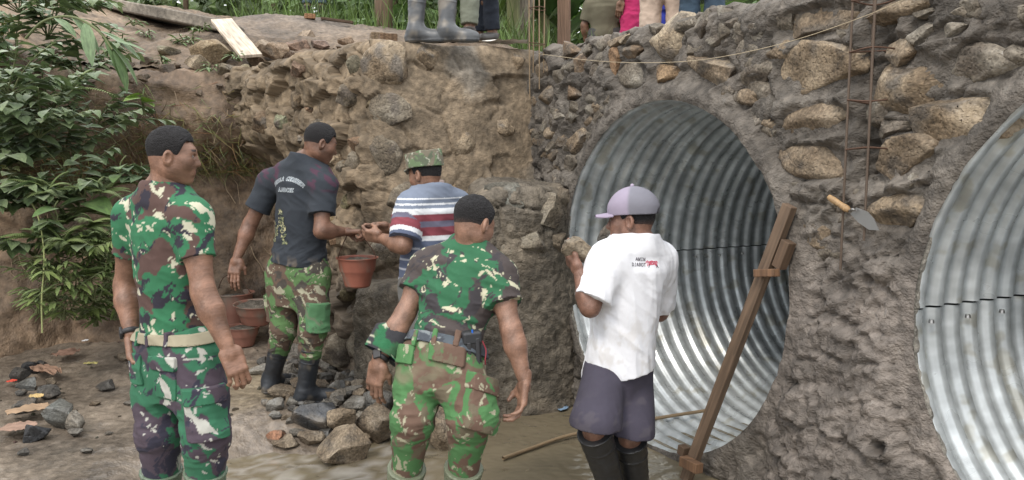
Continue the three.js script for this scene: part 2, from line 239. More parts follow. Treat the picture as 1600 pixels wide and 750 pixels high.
const bigStones = WALL_STONES.filter(q => q[5] >= 3).map(([px, py, hw, hh]) => { const q = onWall(px, py); return [q.s, Math.min(q.y, TOP - 0.03), hw * q.d / FPX / 0.70 * 1.12, hh * q.d / FPX * 1.04 * 1.12]; });
function mortarDisp(s, y) {
  const rough = 0.75 + 0.5 * fbm(s * 0.9, y * 0.9, 4, 2);
  let d = rough * (0.065 * fbm(s * 3.2, y * 3.2, 1.5, 3) + 0.040 * ridge(s * 7.5, y * 9, 2.5, 4) - 0.012);
  const c = cells(s * 5.2 + 0.5 * fbm(s * 4, y * 4, 9, 2), y * 6.4 + 0.5 * fbm(s * 4, y * 4, 19, 2), 3);
  d += (c[1] - 0.5) * 0.035 + 0.06 * ((c[2] - 0.5) * c[3] - (c[1] - 0.4) * c[4]) * 0.5 - 0.022 * sstep(0.12, 0.0, c[0]);
  d += 0.018 * ridge(s * 22, y * 26, 6, 2);
  // the pier between the pipes is fatter towards its foot
  const pier = sstep(0.75, 1.1, s) * sstep(1.75, 1.45, s);
  d += pier * (0.10 * sstep(1.3, 0.1, y) + 0.028 * ridge(s * 14, y * 17, 3, 4) + 0.03 * ridge(s * 8, y * 10, 13, 2) - 0.015);
  d -= (0.075 + 0.05 * fbm(s * 9, y * 7, 3, 3)) * sstep(0.115, 0.03, Math.abs(s - REC + 0.03 * fbm(1, y * 6, 2, 2))) * sstep(1.40, 1.56, y);
  for (const q of bigStones) { const e = Math.hypot((s - q[0]) / q[2], (y - q[1]) / q[3]); if (e < 1.05) d -= 0.022 * sstep(1.05, 0.8, e) + Math.max(0, d) * 0.6 * sstep(1.05, 0.85, e); }
  return d;
}
const wallTone = (s, y) => {
  const a = fbm(s * 1.6, y * 1.6, 8, 4), b = sstep(0.02, 0.25, fbm(s * 4 + 3, y * 4, 2, 4)), foot = sstep(1.45, 1.0, y + 0.25 * a) * sstep(0.7, 0.95, s);
  const g = [0.168, 0.153, 0.136], w = [0.250, 0.232, 0.208], f = [0.236, 0.212, 0.193];
  const m = 1 + 0.35 * a; return [0, 1, 2].map(k => lerp(lerp(g[k], w[k], b * 0.6), f[k], foot) * m);
};
const headwall = thing('stone_headwall', 'grey mortar and rubble stone headwall built around two corrugated pipes', 'retaining wall', A2(0, 0, 0));
{
  const cell = 0.0135, s0 = -1.62, s1 = 4.3, fold = 0.75, nu = Math.round((s1 - s0) / cell), v1 = TOP + 0.25 + fold, nv = Math.round(v1 / cell);
  const P0 = headwall.position;
  const pos = (i, j) => {
    let s = s0 + (s1 - s0) * i / nu, v = -0.25 + v1 * j / nv, y, n = 0;
    const topY = TOP + 0.05 * fbm(s * 2.2, 0, 4, 3) + 0.03 * ridge(s * 6, 1, 5, 2);
    for (const p of PIPES) { const dx = s - p.s, dy = v - p.y, r = Math.hypot(dx, dy); const rh = p.r - 0.031; if (r < rh + 0.5 * cell && r > rh - 1.6 * cell) { s = p.s + dx / r * rh; v = p.y + dy / r * rh; } }
    const disp = mortarDisp(s, v); let near = 1; for (const p of PIPES) near = Math.min(near, Math.abs(Math.hypot(s - p.s, v - p.y) - p.r));
    const k = sstep(0, 0.10, near), dd = lerp(0.046 + 0.016 * fbm(s * 9, v * 9, 2, 3), disp, k);
    if (v <= topY) { y = v; n = -dd; const e = topY - v; if (e < 0.08) { n += (1 - e / 0.08) ** 2 * 0.04; } }
    else { y = topY + disp * 0.6; n = 0.04 + (v - topY); }
    const q = A2(s, y, n); return [q[0] - P0.x, q[1] - P0.y, q[2] - P0.z];
  };
  const uv = (i, j) => [s0 + cell * i, cell * j];
  const keep = (i, j) => { for (const [a, b] of [[i, j], [i + 1, j], [i, j + 1], [i + 1, j + 1]]) { const s = s0 + (s1 - s0) * a / nu, v = -0.25 + v1 * b / nv; for (const p of PIPES) if (Math.hypot(s - p.s, v - p.y) < p.r - 0.031 - 1.6 * cell) return false; } return true; };
  mesh('mortar', grid(nu, nv, pos, uv, (i, j) => wallTone(s0 + cell * i, -0.25 + cell * j), keep), M.mortar, headwall);
  const R = rng(5); const P = headwall.position;
  WALL_STONES.forEach(([px, py, hw, hh, tone, proud], k) => {
    const q = onWall(px, py); if (q.y > TOP - 0.01) q.y = TOP - 0.03;
    const sh = hw * q.d / FPX / 0.70, sv = hh * q.d / FPX * 1.04, dep = Math.min(sh, sv) * 0.8 + 0.03;
    const g = rockMesh((k % 3 ? ROCKS : ROUND)[k % 12], sh * 1.12, sv * 1.12, dep, tone, k * 0.37, 0.72);
    const m = mesh('stone', g, M.stone, headwall); const at = A2(q.s, q.y, dep - 0.010 - proud * 0.0046 );
    m.position.set(at[0] - P.x, at[1] - P.y, at[2] - P.z); m.rotation.order = 'YZX'; m.rotation.set(0, -Math.PI / 2 + YAW + Math.PI * 1.0, (R() - 0.5) * 0.5);
  });
  for (let k = 0, n = 0; k < 600 && n < 90; k++) { // smaller packed stones between the large ones, nearly flush and smeared with mortar
    const s = -1.5 + R() * 3.6, y = 1.15 + R() * 1.12; if (PIPES.some(p => Math.hypot(s - p.s, y - p.y) < p.r + 0.09) || bigStones.some(q => Math.hypot((s - q[0]) / (q[2] + 0.04), (y - q[1]) / (q[3] + 0.03)) < 1) || Math.abs(s - REC) < 0.13) continue; n++;
    const h = 0.035 + 0.04 * R(), w = h * (1.1 + 0.8 * R()), t = R(), tone = t < 0.4 ? gry2 : t < 0.7 ? tan2 : gry, m = mesh('stone', rockMesh((n % 2 ? ROCKS : ROUND)[n % 12], w, h, h, tone, n * 0.7, 0.85), M.stone, headwall), at = A2(s, y, h - 0.014 - 0.012 * R() - Math.max(0, mortarDisp(s, y)) * 0.6);
    m.position.set(at[0] - P.x, at[1] - P.y, at[2] - P.z); m.rotation.order = 'YZX'; m.rotation.set(0, Math.PI / 2 + YAW, (R() - 0.5) * 0.8);
  }
}

// ---- corrugated pipes: steel plates in rings, upper and lower halves lapped at mid height ----
const seamMat = std({ color: C(0.06, 0.06, 0.062), roughness: 0.8, side: THREE.DoubleSide });
const boltGeo = new THREE.CylinderGeometry(0.009, 0.011, 0.014, 6);
function pipe(idx, label) {
  const p = PIPES[idx], len = 4.3, pitch = 0.112, amp = 0.0088, o = A2(p.s, p.y, 0);
  const g = thing('corrugated_pipe', label, 'culvert pipe', o, 'corrugated steel culvert pipes');
  const rings = [[-0.032, 0.80], [0.78, 2.05], [2.03, 3.2], [3.18, len]];
  const out = (r, th, n) => { const s = p.s + r * Math.cos(th), y = p.y + r * Math.sin(th), q = A2(s, y, n); return [q[0] - o[0], q[1] - o[1], q[2] - o[2]]; };
  rings.forEach(([n0, n1], k) => {
    for (const half of [0, 1]) {
      const lap = half ? 0.0 : 0.009, a0 = half ? Math.PI + 0.005 : 0.003, a1 = half ? Math.PI * 2 - 0.005 : Math.PI - 0.004;
      const nu = k < 3 ? 84 : 56, nv = Math.round((n1 - n0) / pitch * (k < 3 ? 12 : 9)), dr = lap + (k % 2) * 0.007;
      const R = (n, th) => PIPE_R - 0.024 - dr + amp * 2 * sstep(0.34, 0.14, Math.abs(((n / pitch) % 1 + 1) % 1 - 0.5)) - 0.004 * Math.cos(2 * Math.PI * n / pitch) + 0.003 * N3(n * 2, th * 3, idx * 7);
      const geo = grid(nu, nv, (i, j) => { const th = lerp(a0, a1, i / nu), n = lerp(n0, n1, j / nv); return out(R(n, th), th, n); }, (i, j) => [lerp(a0, a1, i / nu) * 0.7 + idx * 3, lerp(n0, n1, j / nv) * 0.7 + half * 0.37]);
      const pl = mesh('plate', geo, M.steelPlate, g);
      if (k < 2) { // bolts along the lapped seam
        if (half) for (const th of [a0 + 0.05, a1 - 0.05]) for (let n = Math.max(n0, 0) + 0.057; n < n1; n += pitch * 2) { const c = out(PIPE_R - 0.034, th, n), b = mesh('bolt', boltGeo, M.steel, pl); b.position.set(...c); }
      }
    }
  });
  for (const th0 of [0, Math.PI]) mesh('added_seam_backing', grid(2, 40, (i, j) => out(PIPE_R + 0.012, th0 + (i - 1) * 0.05, -0.02 + (len - 0.02) * j / 40), (i, j) => [i * 0.05, j * 0.1]), seamMat, g);  // added dark strip behind the seam gap, keeps outside light from showing through
  // mortar smeared on the lip
  const Rr = rng(40 + idx); 
  const smear = grid(300, 8, (i, j) => { const th = lerp(2.85, 4.6, i / 300), w = 0.012 + 0.11 * Math.max(0, fbm(th * 9, idx, 2, 4) + 0.08), n = -0.036 + (0.004 + w) * j / 8; const r = PIPE_R - 0.024 + amp * 2 * sstep(0.34, 0.14, Math.abs(((n / pitch) % 1 + 1) % 1 - 0.5)) - 0.0045 * (1 - (j / 8) ** 3) - 0.008 * (th < Math.PI ? 1 : 0); return out(r, th, n); }, (i, j) => [i * 0.006, j * 0.01], (i, j) => { const a = 1 + 0.6 * fbm(i * 0.12, j * 0.5, 1, 3); return [0.40 * a, 0.39 * a, 0.355 * a]; });
  mesh('mortar_smear', smear, M.mortar, g);
  return g;
}
pipe(0, 'corrugated galvanised steel pipe with a slanted plank and worker in front of its mouth');
pipe(1, 'corrugated galvanised steel pipe right of the mortar pier with the trowel');

// ---- wing wall (smooth, mud plastered) and its broken end, along a path ----
function pathAt(path, u) { let k = 0; while (k < path.length - 2 && u > path[k + 1][2]) k++; const a = path[k], b = path[k + 1], t = clamp((u - a[2]) / (b[2] - a[2]), -0.2, 1.2); return [lerp(a[0], b[0], t), lerp(a[1], b[1], t)]; }
function mkPath(pts) { let l = 0; return pts.map((p, i) => { if (i) l += Math.hypot(p[0] - pts[i - 1][0], p[1] - pts[i - 1][1]); return [p[0], p[1], l]; }); }
function wallAlong(pts, o) { // outward is to the right of the path direction in (x, d)
  const path = mkPath(pts), len = path[path.length - 1][2], cell = o.cell, nu = Math.round(len / cell), H = o.y1 - o.y0 + (o.fold || 0), nv = Math.round(H / cell), sm = o.smooth || 0.12;
  const base = i => { const u = len * i / nu, a = pathAt(path, u - sm), b = pathAt(path, u + sm), c = pathAt(path, u), m = [(a[0] + b[0] + 2 * c[0]) / 4, (a[1] + b[1] + 2 * c[1]) / 4]; const tx = b[0] - a[0], ty = b[1] - a[1], l = Math.hypot(tx, ty); return [u, m, [-ty / l, tx / l]]; };
  const B = []; for (let i = 0; i <= nu; i++) B.push(base(i));
  const pos = (i, j) => { const [u, m, n] = B[i], v = o.y0 + H * j / nv, ty = o.top(u); const d = o.disp(u, v); if (v <= ty) { const e = ty - v, out = d + (o.batter || 0) * (ty - v) - (e < 0.08 ? (1 - e / 0.08) ** 2 * 0.05 : 0); return [m[0] + n[0] * out, v, -(m[1] + n[1] * out)]; } const back = (v - ty) + 0.05 - o.disp(u, ty); return [m[0] - n[0] * back, ty + (d - o.disp(u, ty)) * 0.3 + (v - ty) * (o.rise || 0) + (o.foldN ? o.foldN(u, v) : 0), -(m[1] - n[1] * back)]; };
  return { geo: grid(nu, nv, pos, (i, j) => [len * i / nu, H * j / nv], (i, j) => o.col(len * i / nu, o.y0 + H * j / nv)), at: (u, v, out) => { const i = clamp(Math.round(u / len * nu), 0, nu), [, m, n] = B[i], d = o.disp(u, v) + (o.batter || 0) * (o.top(u) - v) + out; return [m[0] + n[0] * d, v, -(m[1] + n[1] * d), Math.atan2(n[0], -n[1])]; }, len };
}
const wingC0 = [0.17, 5.79], wingC1 = [-0.86, 5.30], wingC2 = [-1.02, 5.36], wingEnd = [-2.35, 6.75];
const WUP = 1.14; // u where the plastered face turns into the broken end
const wingWall = thing('wing_wall', 'tan mud plastered stone wing wall with a broken rubble end', 'retaining wall');
const wing = wallAlong([wingC0, wingC1, wingC2, wingEnd], {
  y0: -0.1, y1: 2.40, cell: 0.0135, fold: 0.7, batter: 0.045, rise: 0.02, smooth: 0.10,
  top: u => 2.385 + 0.03 * fbm(u * 3, 1, 2, 3) - 0.02 * sstep(1.3, 2.6, u),
  disp: (u, v) => {
    const t = sstep(1.02, 1.4, u + 0.15 * fbm(u * 3, v * 3, 4, 2)), wob = 0.5 * fbm(u * 3, v * 3, 7, 3);
    const c = cells(u * 3.0 + wob, v * 3.6 + wob, 11), smooth = (c[1] - 0.5) * 0.022 + 0.035 * ((c[2] - 0.5) * c[3] + (c[1] - 0.55) * c[4]) - 0.022 * sstep(0.09, 0.0, c[0]) * sstep(-0.1, 0.2, fbm(u * 3, v * 3, 3, 2)) + 0.016 * fbm(u * 4, v * 4, 3, 3) + 0.005 * ridge(u * 12, v * 15, 5, 3);
    const e = cells(u * 6.3 + wob, v * 7.0 + wob, 5), rough = 0.13 * fbm(u * 2.2, v * 2.2, 9, 4) + (e[1] - 0.5) * 0.10 + 0.08 * ((e[2] - 0.5) * e[3] + (e[1] - 0.6) * e[4]) - 0.030 * sstep(0.12, 0, e[0]) + 0.034 * ridge(u * 9, v * 8, 5, 4) - 0.015;
    const hollow = -0.3 * sstep(2.15, 2.55, u) * sstep(1.85, 1.5, v + 0.3 * fbm(u * 3, v * 2, 4, 2)) * sstep(0.2, 0.5, v);
    return lerp(smooth, rough, t) + hollow - 0.1 * t * sstep(1.6, 0.6, v) * sstep(1.3, 2.0, u);
  },
  col: (u, v) => {
    const t = sstep(0.95, 1.3, u + 0.25 * fbm(u * 3, v * 3, 4, 2)), a = fbm(u * 2.2, v * 2.2, 3, 4), g = sstep(0.05, 0.28, fbm(u * 2.4 + 5, v * 1.9, 6, 4)), low = sstep(1.3, 0.7, v + 0.4 * a);
    const S = [0.315, 0.252, 0.178], G = [0.27, 0.26, 0.235], Rr = [0.275, 0.216, 0.148], D = [0.205, 0.172, 0.137];
    return [0, 1, 2].map(k => lerp(lerp(lerp(S[k], G[k], g * 0.65), Rr[k], t), D[k], low * 0.75) * (1 + 0.45 * a));
  }
});
mesh('mortar', wing.geo, M.plaster, wingWall);
{ // stones of the wing wall: the corner column, a few proud ones in the plaster, many in the broken end
  const R = rng(77), tan = [0.325, 0.262, 0.19], gy = [0.275, 0.245, 0.20], br = [0.28, 0.22, 0.15];
  const put = (u, v, hw, hh, tone, proud, k) => { const q = wing.at(u, v, -0.66 * Math.min(hw, hh) + proud * 0.6), dep = Math.min(hw, hh) * 0.9; const m = mesh('stone', rockMesh(ROUND[k % 12], hw, hh, dep, tone, k * 0.41, 0.75), M.stone, wingWall); m.position.set(q[0], q[1], q[2]); m.rotation.order = 'YZX'; m.rotation.set(0, -q[3] , (R() - 0.5) * 0.6); };
  [[1.10, 2.24, 0.16, 0.15, tan, 0.03], [1.06, 1.93, 0.16, 0.12, gy, 0.03], [1.12, 1.62, 0.14, 0.16, gy, 0.02], [1.02, 1.33, 0.17, 0.13, gy, 0.03], [1.1, 1.0, 0.15, 0.14, gy, 0.02], [1.06, 0.68, 0.17, 0.14, br, 0.02], [0.83, 2.27, 0.12, 0.09, tan, 0.0], [0.58, 1.70, 0.12, 0.10, tan, -0.01], [0.66, 1.36, 0.07, 0.09, br, 0.0], [0.3, 1.85, 0.15, 0.09, tan, -0.03], [0.9, 0.5, 0.16, 0.12, gy, 0.03], [0.85, 1.1, 0.12, 0.1, gy, 0.0], [1.2, 0.38, 0.2, 0.14, gy, 0.04], [1.5, 0.3, 0.18, 0.13, gy, 0.04], [0.16, 2.28, 0.1, 0.07, tan, -0.01]].forEach((a, k) => put(...a, k));
  for (let k = 0; k < 60; k++) { const u = 1.2 + R() * 1.45, v = 0.25 + R() * 2.1; if (u > 2.1 && v < 1.75) continue; const h = 0.04 + 0.07 * R() * R(); put(u, v, h * (1 + 0.5 * R()), h, R() < 0.25 ? gy : [br[0] * (0.8 + 0.4 * R()), br[1] * (0.8 + 0.4 * R()), br[2] * (0.8 + 0.4 * R())], 0.012 * R() - 0.004, k + 20); }
}
// ---- footing in front of the inner corner ----
const footing = thing('stone_footing', 'low grey mortared stone footing between the wing wall and the pipe mouth', 'wall');
{
  const f = wallAlong([[0.40, 5.34], [0.24, 5.16], [-0.25, 5.02], [-0.80, 5.00], [-1.02, 5.22]], {
    y0: -0.2, y1: 1.44, cell: 0.0135, fold: 0.8, batter: 0.06, rise: 0.10, smooth: 0.1, top: u => 1.43 + 0.05 * fbm(u * 3, 3, 2, 3) - 0.62 * sstep(0.55, 1.15, u),
    disp: (u, v) => { const c = cells(u * 4 + 0.4 * fbm(u * 3, v * 3, 7, 2), v * 4.6, 31), tp = sstep(1.0, 1.3, v); return 0.05 * fbm(u * 3, v * 3, 1, 3) + tp * ((c[1] - 0.5) * 0.07 - 0.04 * sstep(0.12, 0, c[0])) + 0.02 * ridge(u * 10, v * 12, 3, 4) + 0.012 * ridge(u * 26, v * 30, 8, 2); },
    col: (u, v) => { const a = fbm(u * 2.4, v * 2.4, 13, 4), b = sstep(0, 0.3, fbm(u * 4, v * 3, 5, 3)); return [lerp(0.20, 0.27, b) * (1 + 0.4 * a), lerp(0.178, 0.235, b) * (1 + 0.4 * a), lerp(0.145, 0.185, b) * (1 + 0.4 * a)]; }
  });
  mesh('mortar', f.geo, M.mortar, footing);
  [[0.52, 1.33, 0.16, 0.13, [0.20, 0.205, 0.19]], [0.26, 1.28, 0.12, 0.12, [0.26, 0.235, 0.195]], [0.10, 1.34, 0.09, 0.09, [0.25, 0.22, 0.18]], [0.38, 1.08, 0.12, 0.08, [0.24, 0.215, 0.175]], [0.72, 1.05, 0.13, 0.1, [0.22, 0.2, 0.17]], [0.16, 1.06, 0.1, 0.07, [0.24, 0.21, 0.17]]].forEach(([u, v, hw, hh, t], k) => { const q = f.at(u, v, -0.04), m = mesh('stone', rockMesh(ROCKS[(k + 4) % 12], hw, hh, 0.08, t, k * 0.6 + 3), M.stone, footing); m.position.set(q[0], q[1], q[2]); m.rotation.set(0, -q[3], 0); });
}

// ---- earth bank on the left, and the terrace the road runs on ----
function bankCol(u, v) { const a = fbm(u * 1.6, v * 2.0, 3, 4), b = sstep(0.0, 0.3, fbm(u * 3.1, v * 3.1, 8, 3)); return [lerp(0.265, 0.18, b) * (1 + 0.6 * a), lerp(0.192, 0.128, b) * (1 + 0.6 * a), lerp(0.132, 0.09, b) * (1 + 0.6 * a)]; }
const bankLine = [[-1.75, 7.15], [-2.15, 7.05], [-2.75, 6.78], [-3.6, 6.62], [-4.6, 6.2], [-5.8, 5.6], [-7.6, 4.6], [-9.5, 2.5]];
const bank = wallAlong(bankLine, {
  y0: -0.1, y1: 2.5, cell: 0.03, fold: 1.0, batter: 0.30, rise: 0.20, foldN: (u, v) => 0.07 * fbm(u * 3, v * 3, 8, 3) + 0.04 * ridge(u * 7, v * 7, 3, 3), smooth: 0.25, top: u => 2.28 + 0.30 * sstep(1.5, 2.9, u) + 0.12 * fbm(u * 1.2, 4, 1, 3),
  disp: (u, v) => 0.22 * fbm(u * 1.3, v * 1.1, 5, 4) + 0.09 * ridge(u * 3, v * 4, 6, 3) + 0.03 * ridge(u * 11, v * 13, 2, 3) + 0.17 * sstep(1.55, 1.95, v) * sstep(2.0, 0.6, u) - 0.12 * sstep(0.9, 0.35, u) * sstep(1.7, 1.3, v) - 0.15 * sstep(0.9, 1.5, v) * sstep(1.8, 1.5, v) * sstep(2.2, 0.8, u),
  col: bankCol
});
topMesh('earth_bank', bank.geo, M.mud, 'steep brown earth bank with roots and plants', null, null, 'structure');
const bankD = x => { for (let i = 0; i < bankLine.length - 1; i++) { const [x0, d0] = bankLine[i], [x1, d1] = bankLine[i + 1]; if (x <= x0 && x >= x1) return lerp(d0, d1, (x - x0) / (x1 - x0)); } return x > -1.75 ? 7.15 : 2.5; };
function terraceH(x, d) {
  const mound = 0.85 * Math.exp(-(((x + 2.6) / 1.5) ** 2) - (((d - 9.6) / 1.7) ** 2));
  const e = Math.max(0, d - bankD(x)), left = 2.27 + 0.30 * sstep(-3.2, -4.6, x) + 0.42 * Math.min(e, 0.9) + 0.155 * Math.max(0, e - 0.9);
  let h = lerp(2.335 + 0.155 * Math.max(0, d - 5.6) * sstep(0.9, -0.4, x), left, sstep(-1.2, -2.1, x)) + mound * 0.35;
  const n = toA(x, -d)[1]; h -= 2.6 * sstep(3.1, 4.4, n) * sstep(0.6, 1.6, x);
  h = Math.min(h, 4.6 + 0.02 * d);
  return h + 0.10 * fbm(x * 1.7, 3, d * 1.7, 4) + 0.055 * (ridge(x * 4, 2, d * 4, 4) - 0.2) * sstep(30, 10, d) + 0.02 * ridge(x * 13, 4, d * 13, 2) * sstep(14, 9, d);
}
{
  const inside = (x, d) => { const [s, n] = toA(x, -d); if (n < 0.45) return x < 0.05 && insideLeft(x, d); return s > -1.75 || insideLeft(x, d); };
  const edge = [[0.30, 6.1], [-0.98, 5.62], [-1.75, 6.35], [-2.15, 6.9], ...bankLine.slice(2).map(p => [p[0], p[1] + 0.1])];
  const insideLeft = (x, d) => { if (x > 0.4) return false; for (let i = 0; i < edge.length - 1; i++) { const [x0, d0] = edge[i], [x1, d1] = edge[i + 1]; if (x <= x0 && x >= x1) return d > lerp(d0, d1, (x - x0) / (x1 - x0)); } return x > edge[0][0] ? d > 5.9 : d > 3; };
  const mk = (x0, x1, d0, d1, c, hole) => { const nu = Math.round((x1 - x0) / c), nv = Math.round((d1 - d0) / c), X = i => lerp(x0, x1, i / nu), D = j => lerp(d0, d1, j / nv); return grid(nu, nv, (i, j) => [X(i), terraceH(X(i), D(j)) - (hole ? 0.06 : 0), -D(j)], (i, j) => [X(i), D(j)], (i, j) => { const x = X(i), d = D(j), a = fbm(x * 1.1, 2, d * 1.1, 4), b = sstep(0, 0.25, fbm(x * 0.7, 6, d * 0.7, 3)), md = Math.exp(-(((x + 2.4) / 1.4) ** 2) - (((d - 9.6) / 1.6) ** 2)); return [lerp(lerp(0.285, 0.215, b), 0.19, md * 0.8) * (1 + 0.5 * a), lerp(lerp(0.213, 0.16, b), 0.168, md * 0.8) * (1 + 0.5 * a), lerp(lerp(0.148, 0.112, b), 0.15, md * 0.8) * (1 + 0.5 * a)]; }, (i, j) => { const x = X(i), d = D(j); if (hole && x > hole[0] && x < hole[1] && d > hole[2] && d < hole[3]) return false; return inside(x, d) && inside(x + c, d); }); };
  topMesh('terrace', mk(-6, 6, 1.5, 13, 0.04), M.mud, 'raised dirt road and spoil above the walls', null, null, 'structure');
  topMesh('terrace', mk(-30, 30, 1.5, 40, 0.5, [-5.6, 5.6, 2, 12.4]), M.mud, 'open earth behind the walls', null, null, 'structure');
}

// ---------- figures: smooth signed-distance bodies meshed with surface nets ----------
const sub = (a, b) => [a[0] - b[0], a[1] - b[1], a[2] - b[2]], add = (a, b) => [a[0] + b[0], a[1] + b[1], a[2] + b[2]], mul = (a, k) => [a[0] * k, a[1] * k, a[2] * k], dot = (a, b) => a[0] * b[0] + a[1] * b[1] + a[2] * b[2], len = a => Math.hypot(a[0], a[1], a[2]), nrm = a => { const l = len(a) || 1; return [a[0] / l, a[1] / l, a[2] / l]; }, cross = (a, b) => [a[1] * b[2] - a[2] * b[1], a[2] * b[0] - a[0] * b[2], a[0] * b[1] - a[1] * b[0]], mix = (a, b, t) => [lerp(a[0], b[0], t), lerp(a[1], b[1], t), lerp(a[2], b[2], t)];
const smin = (a, b, k) => { const h = Math.max(k - Math.abs(a - b), 0) / k; return Math.min(a, b) - h * h * k * 0.25; };
function cone(a, b, ra, rb) { const d = sub(b, a), l2 = dot(d, d) || 1e-9; return (x, y, z) => { const px = x - a[0], py = y - a[1], pz = z - a[2], t = clamp((px * d[0] + py * d[1] + pz * d[2]) / l2); return Math.hypot(px - d[0] * t, py - d[1] * t, pz - d[2] * t) - (ra + (rb - ra) * t); }; }
function ell(c, B, r) { const m = Math.min(...r); return (x, y, z) => { const px = x - c[0], py = y - c[1], pz = z - c[2], a = (px * B[0][0] + py * B[0][1] + pz * B[0][2]) / r[0], b = (px * B[1][0] + py * B[1][1] + pz * B[1][2]) / r[1], e = (px * B[2][0] + py * B[2][1] + pz * B[2][2]) / r[2], q = Math.hypot(a, b, e), g = Math.hypot(a / r[0], b / r[1], e / r[2]); return g < 1e-6 ? -m : q * (q - 1) / g; }; }
function boxf(c, B, h, rd) { return (x, y, z) => { const px = x - c[0], py = y - c[1], pz = z - c[2]; const a = Math.abs(px * B[0][0] + py * B[0][1] + pz * B[0][2]) - h[0] + rd, b = Math.abs(px * B[1][0] + py * B[1][1] + pz * B[1][2]) - h[1] + rd, e = Math.abs(px * B[2][0] + py * B[2][1] + pz * B[2][2]) - h[2] + rd; return Math.hypot(Math.max(a, 0), Math.max(b, 0), Math.max(e, 0)) + Math.min(Math.max(a, b, e), 0) - rd; }; }
const union = (fs, k) => (x, y, z) => { let d = fs[0](x, y, z); for (let i = 1; i < fs.length; i++) d = smin(d, fs[i](x, y, z), k); return d; };
const half = (p, n) => (x, y, z) => (x - p[0]) * n[0] + (y - p[1]) * n[1] + (z - p[2]) * n[2];   // > 0 on the side n points to
const inter = (...fs) => (x, y, z) => { let d = -9; for (const f of fs) d = Math.max(d, f(x, y, z)); return d; };
const headBox = H => { const o = []; for (const a of [-0.105, 0.105]) for (const b of [-0.13, 0.165]) for (const c of [-0.135, 0.125]) o.push(H.L(a, b, c)); return o; };
function bounds(pts, pad) { const lo = [1e9, 1e9, 1e9], hi = [-1e9, -1e9, -1e9]; for (const p of pts) for (let k = 0; k < 3; k++) { lo[k] = Math.min(lo[k], p[k] - pad); hi[k] = Math.max(hi[k], p[k] + pad); } return [lo, hi]; }
